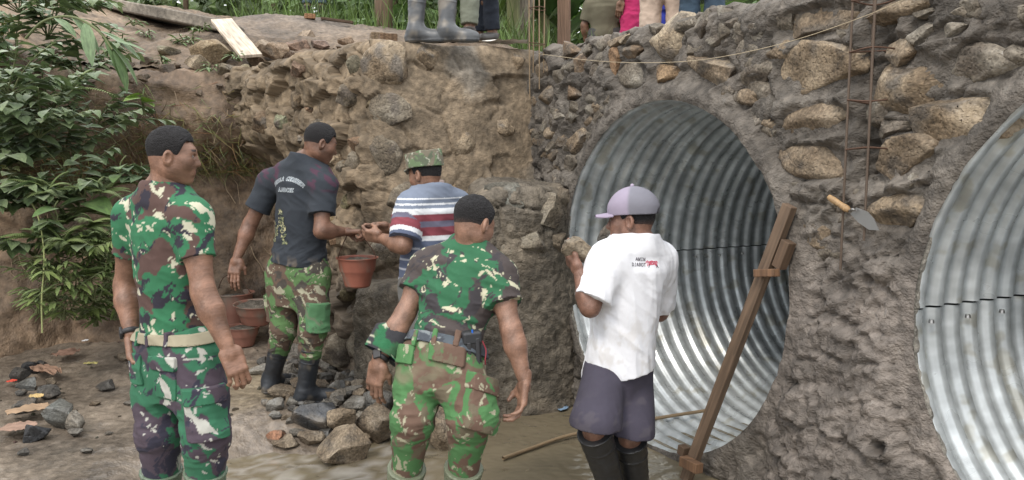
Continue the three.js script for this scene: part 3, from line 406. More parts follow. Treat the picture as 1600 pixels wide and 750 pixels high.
function nets(f, [lo, hi], h, origin, col) {
  const BK = 4, n = [0, 1, 2].map(k => Math.ceil((hi[k] - lo[k]) / h / BK) * BK + 1), [nx, ny, nz] = n, D = new Float32Array(nx * ny * nz).fill(1);
  const id = (i, j, k) => (k * ny + j) * nx + i, half2 = BK * h * 0.5, diag = half2 * 1.7321 + h, act = [];
  for (let K = 0; K < nz - 1; K += BK) for (let J = 0; J < ny - 1; J += BK) for (let I = 0; I < nx - 1; I += BK) {
    const c = f(lo[0] + I * h + half2, lo[1] + J * h + half2, lo[2] + K * h + half2);
    if (Math.abs(c) > diag * 1.35) { const s = c < 0 ? -1 : 1; if (s < 0) for (let k = 0; k < BK; k++) for (let j = 0; j < BK; j++) for (let i = 0; i < BK; i++) { const q = id(I + i, J + j, K + k); if (D[q] === 1) D[q] = -1; } continue; }
    act.push([I, J, K]);
  }
  const done = new Uint8Array(nx * ny * nz);
  for (const [I, J, K] of act) for (let k = 0; k <= BK; k++) for (let j = 0; j <= BK; j++) for (let i = 0; i <= BK; i++) { const q = id(I + i, J + j, K + k); if (!done[q]) { done[q] = 1; D[q] = f(lo[0] + (I + i) * h, lo[1] + (J + j) * h, lo[2] + (K + k) * h); } }
  const vid = new Int32Array(nx * ny * nz).fill(-1), P = [], X = [];
  const dd = [0, 1, nx, nx + 1, nx * ny, nx * ny + 1, nx * ny + nx, nx * ny + nx + 1], E = [[0, 1], [2, 3], [4, 5], [6, 7], [0, 2], [1, 3], [4, 6], [5, 7], [0, 4], [1, 5], [2, 6], [3, 7]];
  for (const [I, J, K] of act) for (let k = K; k < K + BK; k++) for (let j = J; j < J + BK; j++) for (let i = I; i < I + BK; i++) {
    const q = id(i, j, k); let m = 0; for (let a = 0; a < 8; a++) if (D[q + dd[a]] < 0) m |= 1 << a; if (m === 0 || m === 255 || vid[q] >= 0) continue;
    let sx = 0, sy = 0, sz = 0, c = 0; for (const [a, b] of E) if (((m >> a) & 1) !== ((m >> b) & 1)) { const va = D[q + dd[a]], vb = D[q + dd[b]], t = va / (va - vb); sx += lerp(a & 1, b & 1, t); sy += lerp((a >> 1) & 1, (b >> 1) & 1, t); sz += lerp((a >> 2) & 1, (b >> 2) & 1, t); c++; }
    vid[q] = P.length / 3; P.push(lo[0] + (i + sx / c) * h, lo[1] + (j + sy / c) * h, lo[2] + (k + sz / c) * h); X.push(q);
  }
  const I = []; const quad = (a, b, c, d, flip) => { if (a < 0 || b < 0 || c < 0 || d < 0) return; flip ? I.push(a, b, c, a, c, d) : I.push(a, c, b, a, d, c); };
  const ox = 1, oy = nx, oz = nx * ny;
  for (const q of X) { const s = D[q] < 0; if ((D[q + ox] < 0) !== s) quad(vid[q], vid[q - oy], vid[q - oy - oz], vid[q - oz], s); if ((D[q + oy] < 0) !== s) quad(vid[q], vid[q - oz], vid[q - oz - ox], vid[q - ox], s); if ((D[q + oz] < 0) !== s) quad(vid[q], vid[q - ox], vid[q - ox - oy], vid[q - oy], s); }
  const cnt = P.length / 3, Nn = new Float32Array(P.length), K = col ? new Float32Array(P.length) : null, e = h * 0.5, pos = new Float32Array(P.length), U = new Float32Array(cnt * 2);
  for (let v = 0; v < cnt; v++) {
    const x = P[v * 3], y = P[v * 3 + 1], z = P[v * 3 + 2], q = X[v], d0 = D[q], d1 = D[q + 1], d2 = D[q + nx], d3 = D[q + nx + 1], d4 = D[q + oz], d5 = D[q + oz + 1], d6 = D[q + oz + nx], d7 = D[q + oz + nx + 1], g = nrm([d1 - d0 + d3 - d2 + d5 - d4 + d7 - d6, d2 - d0 + d3 - d1 + d6 - d4 + d7 - d5, d4 - d0 + d5 - d1 + d6 - d2 + d7 - d3]);
    Nn[v * 3] = g[0]; Nn[v * 3 + 1] = g[1]; Nn[v * 3 + 2] = g[2]; pos[v * 3] = x - origin[0]; pos[v * 3 + 1] = y - origin[1]; pos[v * 3 + 2] = z - origin[2];
    U[v * 2] = (x - origin[0]) * 1.3 + (z - origin[2]) * 0.9; U[v * 2 + 1] = y - origin[1];
    if (col) { const c = col(x, y, z, g); K[v * 3] = c[0]; K[v * 3 + 1] = c[1]; K[v * 3 + 2] = c[2]; }
  }
  const g = new THREE.BufferGeometry(); g.setAttribute('position', new THREE.BufferAttribute(pos, 3)); g.setAttribute('normal', new THREE.BufferAttribute(Nn, 3)); g.setAttribute('uv', new THREE.BufferAttribute(U, 2)); if (K) g.setAttribute('color', new THREE.BufferAttribute(K, 3)); g.setIndex(I); return g;
}
const cloth = std({ vertexColors: true, roughness: 0.92, bumpMap: T.clothBump, bumpScale: 0.003 });
const rubber = std({ vertexColors: true, roughness: 0.42 });
const hairMat = std({ vertexColors: true, roughness: 0.85, bumpMap: T.hairBump, bumpScale: 0.006 });
const skinMat = std({ vertexColors: true, roughness: 0.5, map: T.skinTone, bumpMap: T.skinBump, bumpScale: 0.004 });
const plain = (c, n = 0.12) => (x, y, z) => { const a = 1 + n * 2 * fbm(x * 14, y * 14, z * 14, 3); return [c[0] * a, c[1] * a, c[2] * a]; };
// disruptive brush-stroke camouflage: palette [base, patch, dark, light]
const camo = (pal, seed, sc = 1, fade = 0) => (x, y, z) => {
  const X = x * sc, Y = y * sc, Z = z * sc, wx = 0.10 * fbm(X * 5 + seed, Y * 5, Z * 5, 3), wy = 0.10 * fbm(X * 5, Y * 5 + seed, Z * 5, 3), a = X + wx, b = Y + wy, br = 0.09 * N3((a + b) * 30 + seed, (b - a) * 10, Z * 14);
  const n1 = fbm(a * 6.2 + seed, b * 6.6 + a * 2.5, Z * 6, 2) + br, n2 = fbm(a * 9 + 9 + seed, b * 12 - a * 7, Z * 8, 2) + br * 1.3, n3 = fbm(a * 9 - 7 + seed, b * 17 + a * 9, Z * 9, 2) - br * 1.2, st = N3((a + b) * 14 + seed, (b - a) * 38, Z * 16);
  let c = n1 > 0.02 ? pal[1] : pal[0]; if (n2 > 0.17) c = pal[2]; if (n2 > 0.06 && n2 < 0.14 && st > 0.18) c = pal[2]; if (n3 > 0.245) c = pal[3]; if (n3 > 0.09 && n3 < 0.18 && st > 0.26) c = pal[3];
  const m = 1 + 0.16 * fbm(x * 30, y * 30, z * 30, 2); return [lerp(c[0], 0.2, fade) * m, lerp(c[1], 0.19, fade) * m, lerp(c[2], 0.15, fade) * m];
};

function headParts(o) { // o: c centre, f face direction, up, s scale
  const f = nrm(o.f), r = nrm(cross(f, o.up)), u = cross(r, f), s = o.s || 1, B = [r, u, f], L = (x, y, z) => add(o.c, add(mul(r, x * s), add(mul(u, y * s), mul(f, z * s))));
  const E = (c, rad) => ell(L(...c), B, rad.map(v => v * s));
  const cran = E([0, 0.022, -0.014], [0.074, 0.097, 0.095]);
  let F = union([cran, E([0, -0.040, 0.026], [0.060, 0.075, 0.064]), cone(L(-0.028, 0.024, 0.072), L(0.028, 0.024, 0.072), 0.016 * s, 0.016 * s), cone(L(-0.034, -0.025, 0.055), L(0.034, -0.025, 0.055), 0.026 * s, 0.026 * s), cone(L(-0.045, -0.062, 0.0), L(0, -0.098, 0.058), 0.026 * s, 0.020 * s), cone(L(0.045, -0.062, 0.0), L(0, -0.098, 0.058), 0.026 * s, 0.020 * s)], 0.03);
  F = union([F, cone(L(0, 0.010, 0.086), L(0, -0.028, 0.105), 0.0085 * s, 0.0125 * s), cone(L(-0.015, -0.033, 0.088), L(0.015, -0.033, 0.088), 0.010 * s, 0.010 * s), cone(L(-0.016, -0.060, 0.084), L(0.016, -0.060, 0.084), 0.009 * s, 0.009 * s), cone(L(-0.014, -0.073, 0.082), L(0.014, -0.073, 0.082), 0.009 * s, 0.009 * s)], 0.014);
  const sock = [ell(L(-0.032, 0.004, 0.095), B, [0.017 * s, 0.010 * s, 0.017 * s]), ell(L(0.032, 0.004, 0.095), B, [0.017 * s, 0.010 * s, 0.017 * s])];
  const ears = [-1, 1].map(k => { const eb = [nrm(add(mul(r, 1), mul(f, 0.35 * k))), u, nrm(add(f, mul(r, -0.35 * k)))]; const o1 = ell(L(0.080 * k, -0.010, -0.010), eb, [0.012 * s, 0.034 * s, 0.021 * s]), i1 = ell(L(0.090 * k, -0.008, -0.006), eb, [0.010 * s, 0.021 * s, 0.011 * s]); return (x, y, z) => Math.max(o1(x, y, z), -i1(x, y, z)); });
  const skull = (x, y, z) => { let d = F(x, y, z); for (const e of sock) d = Math.max(d, -e(x, y, z)); for (const e of ears) d = smin(d, e(x, y, z), 0.008); return d; };
  const local = (x, y, z) => { const p = [x - o.c[0], y - o.c[1], z - o.c[2]]; return [dot(p, r) / s, dot(p, u) / s, dot(p, f) / s]; };
  return { skull, cran, F, L, B, local, s, f, r, u };
}
function hairField(H, thick, spike = 0.004) {
  return (x, y, z) => {
    const [a, b, c] = H.local(x, y, z), back = sstep(0.0, -0.07, c), line = lerp(lerp(0.068, 0.005, sstep(0.055, 0.022, c)), -0.082, back) + 0.006 * N3(a * 90, c * 90, 3) + (c > 0.02 && Math.abs(a) > 0.055 ? -0.004 : 0);
    const top = sstep(-0.02, 0.075, b), th = (0.0010 + thick * top * (0.8 + 0.35 * sstep(-0.02, 0.05, c) - 0.5 * sstep(0.055, 0.085, c))) * H.s;
    const d = H.cran(x, y, z) - th - spike * (N3(x * 150, y * 110, z * 150) * 0.8 + 0.7 * N3(x * 45, y * 30, z * 45)) * (0.08 + top);
    return Math.max(d, (line - b) * H.s * 0.8);
  };
}
function handField(o) { // o: w wrist, d direction of the fingers, n palm normal, side (+1 when the thumb lies along cross(d,n)), curl[4], spread, thumb
  const d = nrm(o.d), n0 = nrm(sub(o.n, mul(d, dot(o.n, d)))), t = mul(cross(d, n0), o.side), s = o.s || 1, P = (a, b, c) => add(o.w, add(mul(d, a * s), add(mul(t, b * s), mul(n0, c * s))));
  const palm = boxf(P(0.050, 0, 0.002), [d, t, n0], [0.050 * s, 0.040 * s, 0.0145 * s], 0.013 * s), fs = [palm, cone(P(-0.03, 0, 0), P(0.02, 0, 0), 0.026 * s, 0.026 * s), cone(P(0.02, 0.025, 0.006), P(0.055, 0.030, 0.008), 0.018 * s, 0.015 * s)], tips = [];
  const lens = [[0.045, 0.026, 0.022], [0.050, 0.030, 0.023], [0.046, 0.028, 0.022], [0.036, 0.021, 0.019]], wid = [0.0095, 0.0098, 0.0092, 0.0082];
  const fingers = lens.map((L, i) => {
    const off = 0.030 - i * 0.0205, cu = o.curl[i], sp = (1.5 - i) * 0.06 * (o.spread ?? 1); let p = P(0.094 - (i === 3 ? 0.012 : i === 0 ? 0.004 : 0), off, 0.002), ang = cu * 0.55; const segs = [];
    L.forEach((l, k) => { const dir = nrm(add(mul(d, Math.cos(ang)), add(mul(n0, Math.sin(ang)), mul(t, sp * Math.cos(ang))))), q = add(p, mul(dir, l * s)); segs.push(cone(p, q, (wid[i] - k * 0.0008) * s, (wid[i] - (k + 1) * 0.0008) * s)); p = q; ang += cu * (k === 0 ? 1.0 : 0.7); }); tips.push(p);
    return union(segs, 0.006);
  });
  const th = o.thumb ?? 0.5, a = P(0.022, 0.030, 0.006), b = add(a, mul(nrm(add(mul(d, 0.72), add(mul(t, 0.62 - 0.35 * th), mul(n0, 0.25 + 0.6 * th)))), 0.042 * s)), c = add(b, mul(nrm(add(mul(d, 0.85), add(mul(t, 0.20 - 0.5 * th), mul(n0, 0.25 + 0.5 * th)))), 0.034 * s));
  const thumb = union([cone(a, b, 0.0135 * s, 0.0115 * s), cone(b, c, 0.0112 * s, 0.0085 * s)], 0.008);
  const base = union([...fs, thumb], 0.016);
  return { f: (x, y, z) => { let v = base(x, y, z); for (const g of fingers) v = smin(v, g(x, y, z), 0.007); return v; }, pts: [o.w, P(0.09, 0.05, 0.02), P(0.09, -0.05, 0), c, ...tips, P(-0.03, 0, 0)] };
}
// torso: ellipses along the spine, turned from the hips to the shoulders
function torsoField(J, k = {}) {
  const A = mul(add(J.hipL, J.hipR), 0.5), N = J.neck, ax = sub(N, A), Lt = len(ax), up = mul(ax, 1 / Lt), rh = nrm(sub(J.hipR, J.hipL)), rs = nrm(sub(J.shR, J.shL));
  const tab = k.tab || [[-0.26, 0.140, 0.105], [-0.08, 0.165, 0.122], [0.02, 0.167, 0.124], [0.3, 0.142, 0.106], [0.6, 0.158, 0.114], [0.8, 0.172, 0.115], [0.93, 0.150, 0.088], [1.06, 0.07, 0.065]];
  const g = k.grow || 0, bulge = k.bend || 0, fwd0 = nrm(cross(up, rs));
  const t_of = (x, y, z) => ((x - A[0]) * up[0] + (y - A[1]) * up[1] + (z - A[2]) * up[2]) / Lt;
  const f = (x, y, z) => {
    const t = t_of(x, y, z), tc = clamp(t, tab[0][0], tab[tab.length - 1][0]); let i = 0; while (i < tab.length - 2 && tc > tab[i + 1][0]) i++; const a = tab[i], b = tab[i + 1], q0 = (tc - a[0]) / (b[0] - a[0]), q = q0 * q0 * (3 - 2 * q0);
    const w = lerp(a[1], b[1], q) + g, dp = lerp(a[2], b[2], q) + g, m = clamp(tc), R = nrm(mix(rh, rs, m)), Fd = cross(up, R), bd = bulge * Math.sin(Math.PI * m);
    const cx = A[0] + up[0] * tc * Lt - fwd0[0] * bd, cy = A[1] + up[1] * tc * Lt - fwd0[1] * bd, cz = A[2] + up[2] * tc * Lt - fwd0[2] * bd, px = x - cx, py = y - cy, pz = z - cz;
    const X = (px * R[0] + py * R[1] + pz * R[2]) / w, Z = (px * Fd[0] + py * Fd[1] + pz * Fd[2]) / dp, o = (t - tc) * Lt, qq = Math.hypot(X, Z), gr = Math.hypot(X / w, Z / dp), e = gr < 1e-6 ? -Math.min(w, dp) : qq * (qq - 1) / gr;
    return o === 0 ? e : (e > 0 ? Math.hypot(e, o) : Math.max(e, Math.abs(o)));
  };
  return { f, up, A, Lt, t_of, rs, rh, fwd: nrm(cross(up, rs)), at: t => add(A, mul(up, t * Lt)) };
}
const foldF = (dir, amp, sc, seed) => (x, y, z) => { const a = x * sc * dir[0] + seed, b = y * sc * dir[1], c = z * sc * dir[2]; return amp * (ridge(a + 0.6 * b, b, c, 2) * 0.9 - 0.3); };

function person(sp) {
  const J = sp.J, org = sp.origin || [J.ankL[0] * 0.5 + J.ankR[0] * 0.5, Math.min(J.ankL[1], J.ankR[1]) - 0.09, J.ankL[2] * 0.5 + J.ankR[2] * 0.5];
  const g = thing('person', sp.label, 'person', org, sp.group), c1 = sp.cell || 0.012, c2 = sp.fine || 0.0055, bulk = sp.bulk || 1, arm = sp.arm || 1;
  const T0 = torsoField(J, { tab: sp.tab }), H = sp.head ? headParts(sp.head) : null, skin = sp.skin || [0.27, 0.145, 0.092];
  const skinC = (x, y, z) => { const a = 1 + 0.22 * fbm(x * 16, y * 16, z * 16, 3); return [skin[0] * a, skin[1] * a, skin[2] * a]; };
  const mid = (a, b, t) => mix(a, b, t);
  const armF = (S, E, Wr) => union([cone(S, mid(S, E, 0.45), 0.058 * arm, 0.050 * arm), cone(mid(S, E, 0.45), E, 0.050 * arm, 0.041 * arm), cone(E, mid(E, Wr, 0.3), 0.041 * arm, 0.044 * arm), cone(mid(E, Wr, 0.3), Wr, 0.044 * arm, 0.0275 * arm)], 0.03);
  const legF = (h, k, a) => union([cone(h, k, 0.085 * bulk, 0.056 * bulk), cone(k, mid(k, a, 0.35), 0.055 * bulk, 0.060 * bulk), cone(mid(k, a, 0.35), a, 0.060 * bulk, 0.040 * bulk)], 0.03);
  const armL = armF(J.shL, J.elL, J.wrL), armR = armF(J.shR, J.elR, J.wrR), legL = legF(J.hipL, J.knL, J.ankL), legR = legF(J.hipR, J.knR, J.ankR);
  const footDir = k => nrm(sp['toe' + k] || [T0.fwd[0], 0, T0.fwd[2]]);
  const foot = k => cone(add(J['ank' + k], [0, -0.03, 0]), add(add(J['ank' + k], mul(footDir(k), 0.15)), [0, -0.055, 0]), 0.045, 0.032);
  const neckTop = H ? H.L(0, -0.05, -0.025) : add(J.neck, [0, 0.1, 0]);
  const bodyF = union([T0.f, cone(add(J.neck, mul(T0.up, -0.04)), neckTop, 0.060, 0.055), cone(J.shL, J.neck, 0.052, 0.058), cone(J.shR, J.neck, 0.052, 0.058), armL, armR, legL, legR, foot('L'), foot('R')], 0.045);
  const geos = [nets((x, y, z) => bodyF(x, y, z), bounds([J.neck, neckTop, J.shL, J.shR, J.elL, J.elR, J.wrL, J.wrR, J.hipL, J.hipR, J.knL, J.knR, J.ankL, J.ankR, add(J.ankL, mul(footDir('L'), 0.16)), add(J.ankR, mul(footDir('R'), 0.16))], 0.13), c1, org, skinC)];
  if (H) { const hf = (x, y, z) => smin(H.skull(x, y, z), cone(J.neck, neckTop, 0.058, 0.053)(x, y, z), 0.03); geos.push(nets(hf, bounds(headBox(H), 0.01), sp.headCell || 0.0042, org, (x, y, z) => { const c = skinC(x, y, z), [a, b, e] = H.local(x, y, z), lip = sstep(0.012, 0.006, Math.abs(b + 0.066)) * sstep(0.024, 0.014, Math.abs(a)) * sstep(0.07, 0.08, e), br = sstep(0.007, 0.003, Math.abs(b - 0.030)) * sstep(0.05, 0.045, Math.abs(a)) * sstep(0.012, 0.016, Math.abs(a)) * sstep(0.055, 0.065, e); return [lerp(c[0] * (1 - 0.1 * lip), 0.03, br), lerp(c[1] * (1 - 0.3 * lip), 0.02, br), lerp(c[2] * (1 - 0.25 * lip), 0.018, br)]; })); }
  for (const k of ['L', 'R']) if (sp['hand' + k]) { const o = sp['hand' + k], hd = handField({ w: J['wr' + k], d: o.d || sub(J['wr' + k], J['el' + k]), n: o.n, side: o.side, curl: o.curl, thumb: o.thumb, spread: o.spread, s: 1.0 }); geos.push(nets(hd.f, bounds(hd.pts, 0.03), sp.handCell || 0.0036, org, skinC)); }
  mesh('body', mergeGeometries(geos), skinMat, g);
  const addN = (name, f, pts, pad, cell, material, col, label) => { const m = mesh(name, nets(f, bounds(pts, pad), cell, org, col), material, g); if (label) m.userData.label = label; return m; };
  if (H) for (const k of [-1, 1]) { const e = mesh('eye', new THREE.SphereGeometry(0.0115 * H.s, 10, 8), sp.eyeMat || eyeMat, g), c = H.L(0.032 * k, 0.004, 0.0765); e.position.set(c[0] - org[0], c[1] - org[1], c[2] - org[2]); }
  const out = { g, org, T0, H, J, addN, bodyF };
  if (H && sp.hair) addN('hair', hairField(H, sp.hair.thick ?? 0.014, sp.hair.spike ?? 0.004), headBox(H), 0.01, sp.headCell || 0.0042, hairMat, (x, y, z) => { const b = H.local(x, y, z)[1], t = sp.hair.fade ? sstep(0.004, -0.075, b) : 0, n = 1 + 0.6 * N3(x * 200, y * 200, z * 200); return [lerp(0.011, skin[0] * 0.72, t) * n, lerp(0.010, skin[1] * 0.74, t) * n, lerp(0.011, skin[2] * 0.78, t) * n]; });
  if (sp.shirt) {
    const s = sp.shirt, Tg = torsoField(J, { grow: s.loose, tab: s.tab || sp.tab, bend: s.bend }), sl = s.sleeve ?? 0.6, fold = s.fold || (() => 0);
    const sleeve = (S, E) => { const dirn = nrm(sub(E, S)), end = mid(S, E, sl), cn = cone(S, add(end, mul(dirn, 0.05)), 0.061 * arm + s.loose, (s.cuff ?? 0.054) + s.loose), h = half(end, dirn); return (x, y, z) => Math.max(cn(x, y, z), h(x, y, z)); };
    const yoke = [cone(J.shL, J.neck, 0.056 + s.loose, 0.066 + s.loose), cone(J.shR, J.neck, 0.056 + s.loose, 0.066 + s.loose)];
    const hemP = s.hem ? s.hem : T0.at(s.hemT ?? -0.05), hemN = s.hemN ? nrm(s.hemN) : mul(T0.up, -1), nk = add(J.neck, mul(T0.up, s.neckUp ?? 0.030)), nkN = nrm(add(mul(T0.up, 1), mul(T0.fwd, 0.22)));
    const core = union([Tg.f, ...yoke, ], 0.05), ss = [sleeve(J.shL, J.elL), sleeve(J.shR, J.elR)], hN = half(nk, nkN), hH = half(hemP, hemN);
    const f = (x, y, z) => { let d = Math.max(core(x, y, z), hN(x, y, z)); d = smin(d, ss[0](x, y, z), 0.045); d = smin(d, ss[1](x, y, z), 0.045); if (d < 0.05) d -= fold(x, y, z); return Math.max(d, hH(x, y, z)); };
    out.shirtF = f;
    addN('shirt', f, [J.neck, J.shL, J.shR, mid(J.shL, J.elL, sl), mid(J.shR, J.elR, sl), hemP, J.hipL, J.hipR, add(hemP, mul(T0.rs, 0.2)), add(hemP, mul(T0.rs, -0.2))], 0.14 + s.loose, s.cell || c2, cloth, s.col(out, { mid }), s.label);
    if (s.collar) { const cf = inter(cone(add(J.neck, mul(T0.up, -0.05)), add(J.neck, mul(T0.up, 0.12)), 0.076, 0.066), half(add(J.neck, mul(T0.up, s.collar.h)), nkN), half(add(J.neck, mul(T0.up, -0.012)), mul(nkN, -1))); addN('collar', cf, [J.neck], 0.13, 0.005, cloth, s.collar.col); }
  }
  if (sp.pants) {
    const s = sp.pants, fold = s.fold || (() => 0), Tp = torsoField(J, { grow: s.loose * 0.55, tab: sp.tab });
    const leg = (h, k, a) => { const e = mid(k, a, s.to ?? 0.35); return union([cone(h, mid(h, k, 0.5), 0.092 * bulk + s.loose * 0.7, 0.074 * bulk + s.loose), cone(mid(h, k, 0.5), k, 0.074 * bulk + s.loose, 0.062 * bulk + s.loose), cone(k, e, 0.062 * bulk + s.loose, (s.cuff ?? 0.06))], 0.03); };
    const cl = (h, k, a) => { const e = mid(k, a, s.to ?? 0.35); return half(e, nrm(sub(a, k))); };
    const cut = s.cutKnee; // shorts end between hip and knee
    const L1 = cut ? (h, k) => { const e = mid(h, k, cut), c = cone(h, e, 0.098 * bulk + s.loose * 0.8, s.cuff), q = half(e, nrm(s.cutN || sub(k, h))); return (x, y, z) => Math.max(c(x, y, z), q(x, y, z)); } : (h, k, a) => { const c = leg(h, k, a), q = cl(h, k, a); return (x, y, z) => Math.max(c(x, y, z), q(x, y, z)); };
    const la = L1(J.hipL, J.knL, J.ankL), lb = L1(J.hipR, J.knR, J.ankR), hT = half(T0.at(s.topT ?? 0.2), T0.up), pel = (x, y, z) => Math.max(Tp.f(x, y, z), hT(x, y, z));
    const lowP = half(T0.at(-0.26), mul(T0.up, -1)), pl2 = (x, y, z) => Math.max(pel(x, y, z), lowP(x, y, z));
    const f = (x, y, z) => { let d = smin(smin(la(x, y, z), lb(x, y, z), s.k ?? 0.02), pl2(x, y, z), s.kp ?? 0.06); if (d < 0.05) d -= fold(x, y, z); return d; };
    out.pantsF = f;
    addN(s.name || 'trousers', f, [J.hipL, J.hipR, J.knL, J.knR, T0.at(0.25), ...(cut ? [] : [mid(J.knL, J.ankL, s.to ?? 0.35), mid(J.knR, J.ankR, s.to ?? 0.35)])], 0.18, s.cell || c2, cloth, s.col(out, { mid }), s.label);
  }
  if (sp.boots) for (const k of ['L', 'R']) {
    const s = sp.boots, K = J['kn' + k], A = J['ank' + k], d = footDir(k), top = mid(K, A, s.from ?? 0.28), sole = A[1] - 0.088, hl = add(A, mul(d, -0.035)), ball = add(A, mul(d, 0.145)); hl[1] = sole + 0.04; ball[1] = sole + 0.036;
    const shaft = union([cone(add(top, mul(nrm(sub(K, A)), 0.05)), A, s.r ?? 0.066, 0.052), cone(A, hl, 0.052, 0.044), cone(add(A, [0, -0.02, 0]), ball, 0.050, 0.043), cone(ball, add(ball, mul(d, 0.045)), 0.043, 0.034)], 0.035), hT = half(top, nrm(sub(K, A))), hB = half([0, sole, 0], [0, -1, 0]), ax = nrm(sub(K, A));
    const f = (x, y, z) => { const t = (x - top[0]) * ax[0] + (y - top[1]) * ax[1] + (z - top[2]) * ax[2]; let v = shaft(x, y, z); if (v < 0.04) { v -= 0.005 * fbm(x * 14, y * 26, z * 14, 2); if (s.ribs) v -= 0.0028 * Math.sin(t * 460) * sstep(-0.075, -0.065, t) + 0.004 * sstep(-0.012, -0.006, t); else v -= 0.004 * sstep(-0.014, -0.008, t) + 0.003 * sstep(0.006, 0.002, Math.abs(t + 0.085)); v -= 0.005 * sstep(sole + 0.024, sole + 0.018, y); } return Math.max(v, hT(x, y, z), hB(x, y, z)); };
    addN('boot', f, [top, A, hl, add(ball, mul(d, 0.05)), [A[0], sole, A[2]]], 0.09, s.cell || 0.006, rubber, s.col);
  } else if (sp.shoes) for (const k of ['L', 'R']) { const A = J['ank' + k], d = footDir(k), s0 = A[1] - 0.088, f = inter(union([cone(add(A, [0, -0.035, 0]), add(add(A, mul(d, 0.16)), [0, -0.06, 0]), 0.050, 0.038), cone(add(A, [0, -0.035, 0]), add(A, mul(d, -0.03)), 0.05, 0.048)], 0.03), half([0, s0, 0], [0, -1, 0]), half(add(A, [0, 0.0, 0]), [0, 1, 0])); addN('shoe', f, [A, add(A, mul(d, 0.2)), add(A, [0, -0.08, 0])], 0.08, 0.009, rubber, sp.shoes); }
  // patch of a garment inside a box, standing proud (pocket, belt)
  out.patch = (name, F, proud, c, B, h, col, material, cell = 0.005) => addN(name, inter((x, y, z) => F(x, y, z) - proud, boxf(c, B, h, 0.008)), [add(c, mul(B[0], h[0])), add(c, mul(B[0], -h[0])), add(c, mul(B[1], h[1])), add(c, mul(B[1], -h[1])), add(c, mul(B[2], h[2])), add(c, mul(B[2], -h[2]))], 0.03, cell, material || cloth, col);
  return out;
}
const eyeMat = std({ color: C(0.22, 0.19, 0.17), roughness: 0.25 });
// flat print laid on a garment: rays from start + a*U + b*Vv along dir until the cloth is met
function printOn(P, name, F, start, U, Vv, dir, w, h, map, nu = 40, nv = 20) {
  const geo = grid(nu, nv, (i, j) => { let p = add(start, add(mul(U, (i / nu - 0.5) * w), mul(Vv, (j / nv - 0.5) * h))), t = 0; for (let k = 0; k < 60; k++) { const q = add(p, mul(dir, t)), d = F(...q); if (d < 0.0003) break; t += Math.max(0.0004, d * 0.7); if (t > 0.6) break; } const q = add(p, mul(dir, t - 0.0022)); return sub(q, P.org); }, (i, j) => [i / nu, j / nv]);
  return mesh(name, geo, std({ map, transparent: true, roughness: 0.9, side: THREE.DoubleSide }), P.g);
}
function canvasTex(w, h, draw) { const c = document.createElement('canvas'); c.width = w; c.height = h; const x = c.getContext('2d'); x.clearRect(0, 0, w, h); draw(x, w, h); const t = new THREE.CanvasTexture(c); t.colorSpace = THREE.SRGBColorSpace; return t; }

// ---------- the five workers ----------
const UPV = [0, 1, 0];
const dirYaw = (deg, down = 0) => { const a = deg * Math.PI / 180; return nrm([Math.sin(a), -down, -Math.cos(a)]); };   // 0 = away from the camera, + = to the right
const camoBright = [[0.026, 0.140, 0.064], [0.082, 0.047, 0.040], [0.022, 0.020, 0.032], [0.46, 0.45, 0.34]];
const camoPants1 = [[0.028, 0.128, 0.068], [0.062, 0.046, 0.062], [0.028, 0.026, 0.044], [0.40, 0.40, 0.36]];
const camoFaded = [[0.085, 0.165, 0.060], [0.105, 0.070, 0.050], [0.055, 0.048, 0.040], [0.33, 0.32, 0.23]];
const camoShirt3 = [[0.024, 0.112, 0.052], [0.055, 0.044, 0.042], [0.036, 0.032, 0.036], [0.43, 0.42, 0.30]];
const camoFaded3 = [[0.062, 0.165, 0.058], [0.115, 0.070, 0.050], [0.12, 0.10, 0.065], [0.31, 0.30, 0.21]];
const blackStrap = std({ color: C(0.02, 0.02, 0.022), roughness: 0.5 });
function watch(P, w, e, side) { // strap and case on a wrist
  const ax = nrm(sub(w, e)), c = add(w, mul(ax, -0.025)), t = new THREE.TorusGeometry(0.031, 0.0085, 8, 24); t.scale(1, 1, 1.3); t.applyQuaternion(new THREE.Quaternion().setFromUnitVectors(V(0, 0, 1), V(...ax))); const m = mesh('watch', t, blackStrap, P.g); m.position.set(...sub(c, P.org));
  const b = new RoundedBoxGeometry(0.034, 0.012, 0.040, 2, 0.004), s = nrm(sub(side, mul(ax, dot(side, ax)))), q = mesh('watch_case', b, blackStrap, m); q.quaternion.setFromUnitVectors(V(0, 1, 0), V(...s)); q.position.set(...mul(s, 0.036));
}
